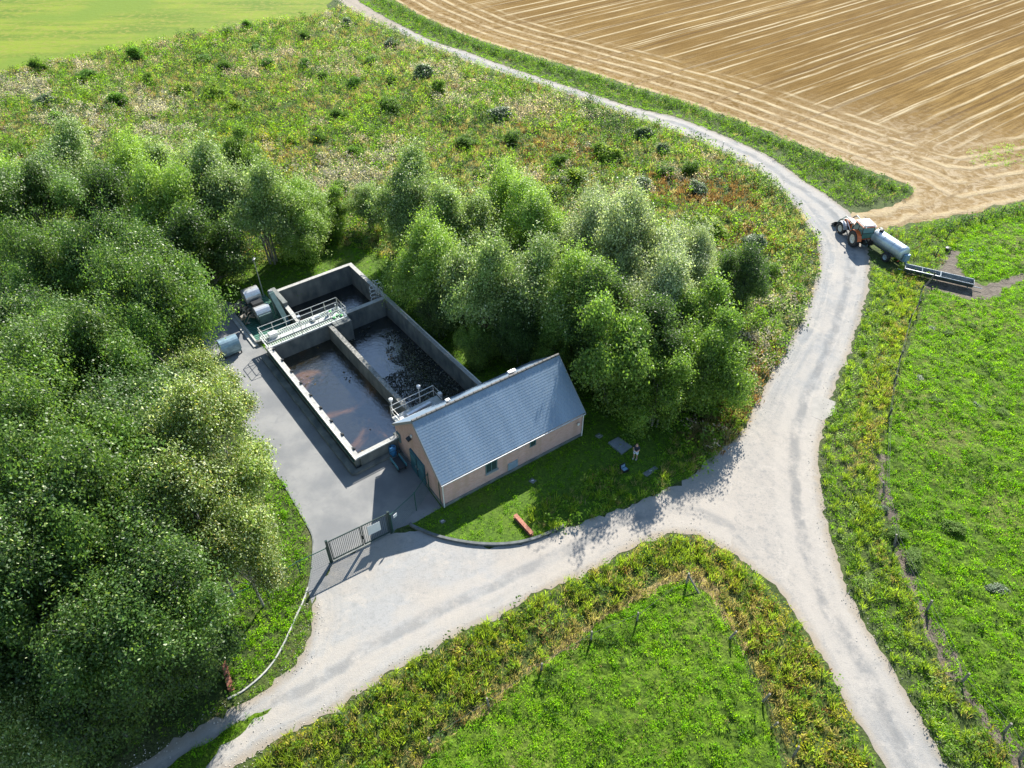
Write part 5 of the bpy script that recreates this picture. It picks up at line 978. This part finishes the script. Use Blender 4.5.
v4 = W([(880, 232), (920, 226), (975, 216), (1024, 203), (1200, 173), (1200, 192), (1024, 218), (985, 232), (955, 240), (944, 262), (926, 288), (905, 266), (884, 256)])
P, rng = sample(v4, 7., 39, bound=((0, 40), (110, 130))); n1 = vnoise(P, 3, 20)
cover('corner_weeds', P, ['herb', 'lime', 'reed', 'rust', 'turf2'], pick(P, [0]*5, np.stack([.8+n1, .6+0*n1, .5*n1, .35*n1, .5+0*n1], 1), rng), rng, 'weeds at the corner of the right pasture behind the tanker', .72)
# strip left of the bend (mown, pale straw)
v5 = smooth(W([(735, 165), (760, 182), (785, 205), (800, 226), (808, 245), (812, 262), (805, 292), (796, 316), (784, 336), (773, 356), (758, 382), (746, 408)]), 2)+smooth(W([(740, 380), (752, 340), (766, 310), (775, 280), (778, 250), (770, 225), (755, 195)]), 2)
P, rng = sample(v5, 8., 40, [road_poly]); n1 = vnoise(P, 1.6, 21)
cover('mown_edge_grass', P, ['turf2', 'tan', 'grass', 'grey'], pick(P, [0]*4, np.stack([.9+0*n1, 1.6*n1, .4+0*n1, .25*n1], 1), rng), rng, 'short cut grass and straw along the inside of the road bend', .7)
# pastures
for nm, poly, s_, lb in (('pasture_grass', past_R, 41, 'short tufted grass of the right pasture'), ('pasture_grass', past_C, 42, 'short bright tufted grass of the lower pasture')):
    P, rng = sample(poly, 13., s_, [W([(945, 249), (960, 252), (957, 266), (968, 279), (1000, 281), (1024, 272), (1024, 281), (1003, 288), (999, 298), (957, 297), (921, 283), (918, 268), (940, 268)])], bound=((-25, 8), (75, 85)))
    n1, n2, n3 = vnoise(P, 1.1, s_), vnoise(P, 6, s_+50), vnoise(P, 2.3, s_+90); kk = n1+.6*rng.random(len(n1)) > .45; P = P[kk]; n2 = n2[kk]; n3 = n3[kk]
    n5_ = vnoise(P, 3.4, s_+7); w_ = np.stack([.9+.6*n2, .35+1.3*(1-n2), .9*(n3 > .66)*(n5_ > .42)+.07, .9*n3*(n2 > .58)*(n5_ < .5)+.05, .12+0*n3], 1)
    cover(nm, P, ['turf', 'turf2', 'turfd', 'tan', 'grass'], pick(P, [0]*5, w_, rng), rng, lb, .85, None, turf_h)
P, rng = sample(median_poly, 10, 43); cover('grass_strip_tufts', P, ['turf', 'grass'], pick(P, [0]*2, np.ones((len(P), 2)), rng), rng, 'grass growing between the two ruts of the track', .8)
# low bushes on the pasture
for k, (px, py) in enumerate([(977, 408), (1000, 415), (989, 575), (995, 590), (914, 555), (950, 530), (880, 510), (897, 536), (912, 563), (930, 330), (948, 335), (935, 402), (918, 380), (970, 328)]):
    wh_ = 'beside the bare soil path' if px < 916 and py > 500 else 'near the slim dark fence posts' if px < 950 and py < 410 else 'at the right photo edge, upper pasture' if py < 420 else 'in the lower open part of the right pasture'; kd = 'deep green' if k % 3 else 'grey green'
    s2 = .36+.25*rt.random(); copy_tree(sh[1 if k % 3 else 2], loc=(*at(px, py), .1), rz=rt.uniform(0, 6), sc=(s2*1.2, s2*.8, s2*.45), label='low '+kd+' thistle clump '+wh_, group=kd+' thistle clumps '+wh_)
# hedge rows
def hedge(name, line, hgt, wd, label, seed, base):
    pts = [np.array(p) for p in smooth(line, 5)]; rng = np.random.default_rng(seed); r = thing(name, label, 'hedge', (*pts[0], 0)); C = []; K = []
    for a, c in zip(pts, pts[1:]):
        n = max(1, int(np.linalg.norm(c-a)/.35))
        for j in range(n):
            if rng.random() < .12: continue
            q = a+(c-a)*j/n-pts[0]+rng.normal(size=2)*wd*.3; h = hgt*rng.uniform(.55, 1.1); k = 34; d = rng.normal(size=(k, 3)); d /= np.linalg.norm(d, axis=1)[:, None]; d[:, 2] = np.abs(d[:, 2])
            C.append(np.r_[q, .1][None]+d*np.array([wd*.5, wd*.5, h])*rng.uniform(.5, 1, (k, 1))); K.append(np.full(k, rng.normal()*.2))
    C = np.concatenate(C); K = np.concatenate(K)[:, None]; n = len(C); nn = rng.normal(size=(n, 3))*.7+np.array([0, 0, .6]); s = .24*rng.uniform(.7, 1.3, n)
    leaf_mesh('foliage', C, nn, s, s*.55, 1.5*np.array(base)*(1+K+rng.normal(size=(n, 1))*.2), m_herb, r)
    b = MB()
    for p in pts[::3]: b.tube([(*(p-pts[0]), 0), (*(p-pts[0]), hgt*.8)], .03, 5)
    b.build('stems', m_bark, r)
hedge('hedge', W([(350, -15), (394, 8), (437, 30), (487, 50), (542, 66), (612, 87), (700, 114), (780, 145), (830, 166), (870, 183), (895, 193)]), 1.15, 1.3, 'low dark green hedge running between the road and the stubble field', 51, (.045, .085, .02))
hedge('hedge', W([(1060, 205), (1024, 212), (985, 220), (950, 228), (935, 235)]), 1.3, 1.3, 'short dark hedge at the top corner of the right pasture', 52, (.045, .09, .02))
# green weeds at the stubble edge and crust on the basin water
P, rng = sample(W([(965, 152), (1000, 146), (1060, 140), (1060, 165), (1000, 168), (972, 164)]), 2.5, 44); cover('field_weeds', P, ['turf2', 'grass', 'grey'], pick(P, [0]*3, np.ones((len(P), 3)), rng), rng, 'small green weed patch at the right of the stubble field', .8)
rng = np.random.default_rng(60); q = rng.random((14000, 2))*np.array([5.9, 16.])+np.array([6.35, .95])
cl = vnoise(q, 1.0, 61)+.4*vnoise(q, .35, 62); m = (cl+rng.random(len(q))*.45 > .66+.75*((q[:, 1]-10.)/6.).clip(0, 1)-.0) & ~((q[:, 0] < 9.6+.6*np.sin(q[:, 1])) & (q[:, 1] > 9.2) & (q[:, 1] < 14.6)); q = q[m]
C = np.array([loc(a, b_, -.84+rng.uniform(0, .07)) for a, b_ in q]); n = len(C); col = np.where(rng.random((n, 1)) < .3, np.array([[.20, .20, .17]]), np.array([[.05, .052, .04]]))*(1+rng.normal(size=(n, 1))*.3)
s = rng.uniform(.05, .2, n); o = leaf_mesh('floating_crust', C, rng.normal(size=(n, 3))*.22+np.array([0, 0, 1.]), s, s*.7, col, M('crust', (.03, .03, .02), .9) if False else m_herb); o['kind'] = 'stuff'; o['label'] = 'broken dark crust floating on the water of the right compartment'
q = rng.random((900, 2))*np.array([5.3, 16.])+np.array([.5, .5]); m = (vnoise(q, 1.2, 63) > .72) & ((q[:, 1] < 4) | (q[:, 0] > 4.4)) | ((rng.random(900) < .5) & (np.hypot(q[:, 0]-1.1, q[:, 1]-12.5) < 1.2)); q = q[m]; C = np.array([loc(a, b_, -.54) for a, b_ in q]); n = len(C); s = rng.uniform(.1, .3, n)
o = leaf_mesh('floating_scum', C, rng.normal(size=(n, 3))*.1+np.array([0, 0, 1.]), s, s*.7, np.array([[.12, .09, .05]])*(1+rng.normal(size=(n, 1))*.3), m_herb); o['kind'] = 'stuff'; o['label'] = 'brown flecks floating on the water of the left compartment'
# gravel stones loosened along the edges of the tracks
rng = np.random.default_rng(70); line = np.array(trk_lo+trk_up+road_L+road_R); ii = rng.integers(0, len(line)-1, 3200); ok = np.linalg.norm(line[ii+1]-line[ii], axis=1) < 9; ii = ii[ok]
p = line[ii]+(line[ii+1]-line[ii])*rng.random((len(ii), 1))+rng.normal(size=(len(ii), 2))*.45; p = p[(p[:, 1] < 110) & (p[:, 1] > 8)]; b = MB()
for x, y in p:
    r = float(rng.uniform(.02, .055)); d = rng.uniform(.6, 1.2, 5)*r; b.add([(x+d[0], y, .02), (x, y+d[1], .02), (x-d[2], y, .02), (x, y-d[3], .02), (x, y, .02+d[4])], [(0, 1, 4), (1, 2, 4), (2, 3, 4), (3, 0, 4)])
o = b.build('loose_stones', M('loose_stone', (.42, .39, .34), .9, var=.3, scale=.8)); o['kind'] = 'stuff'; o['label'] = 'small loose stones along the edges of road and track'
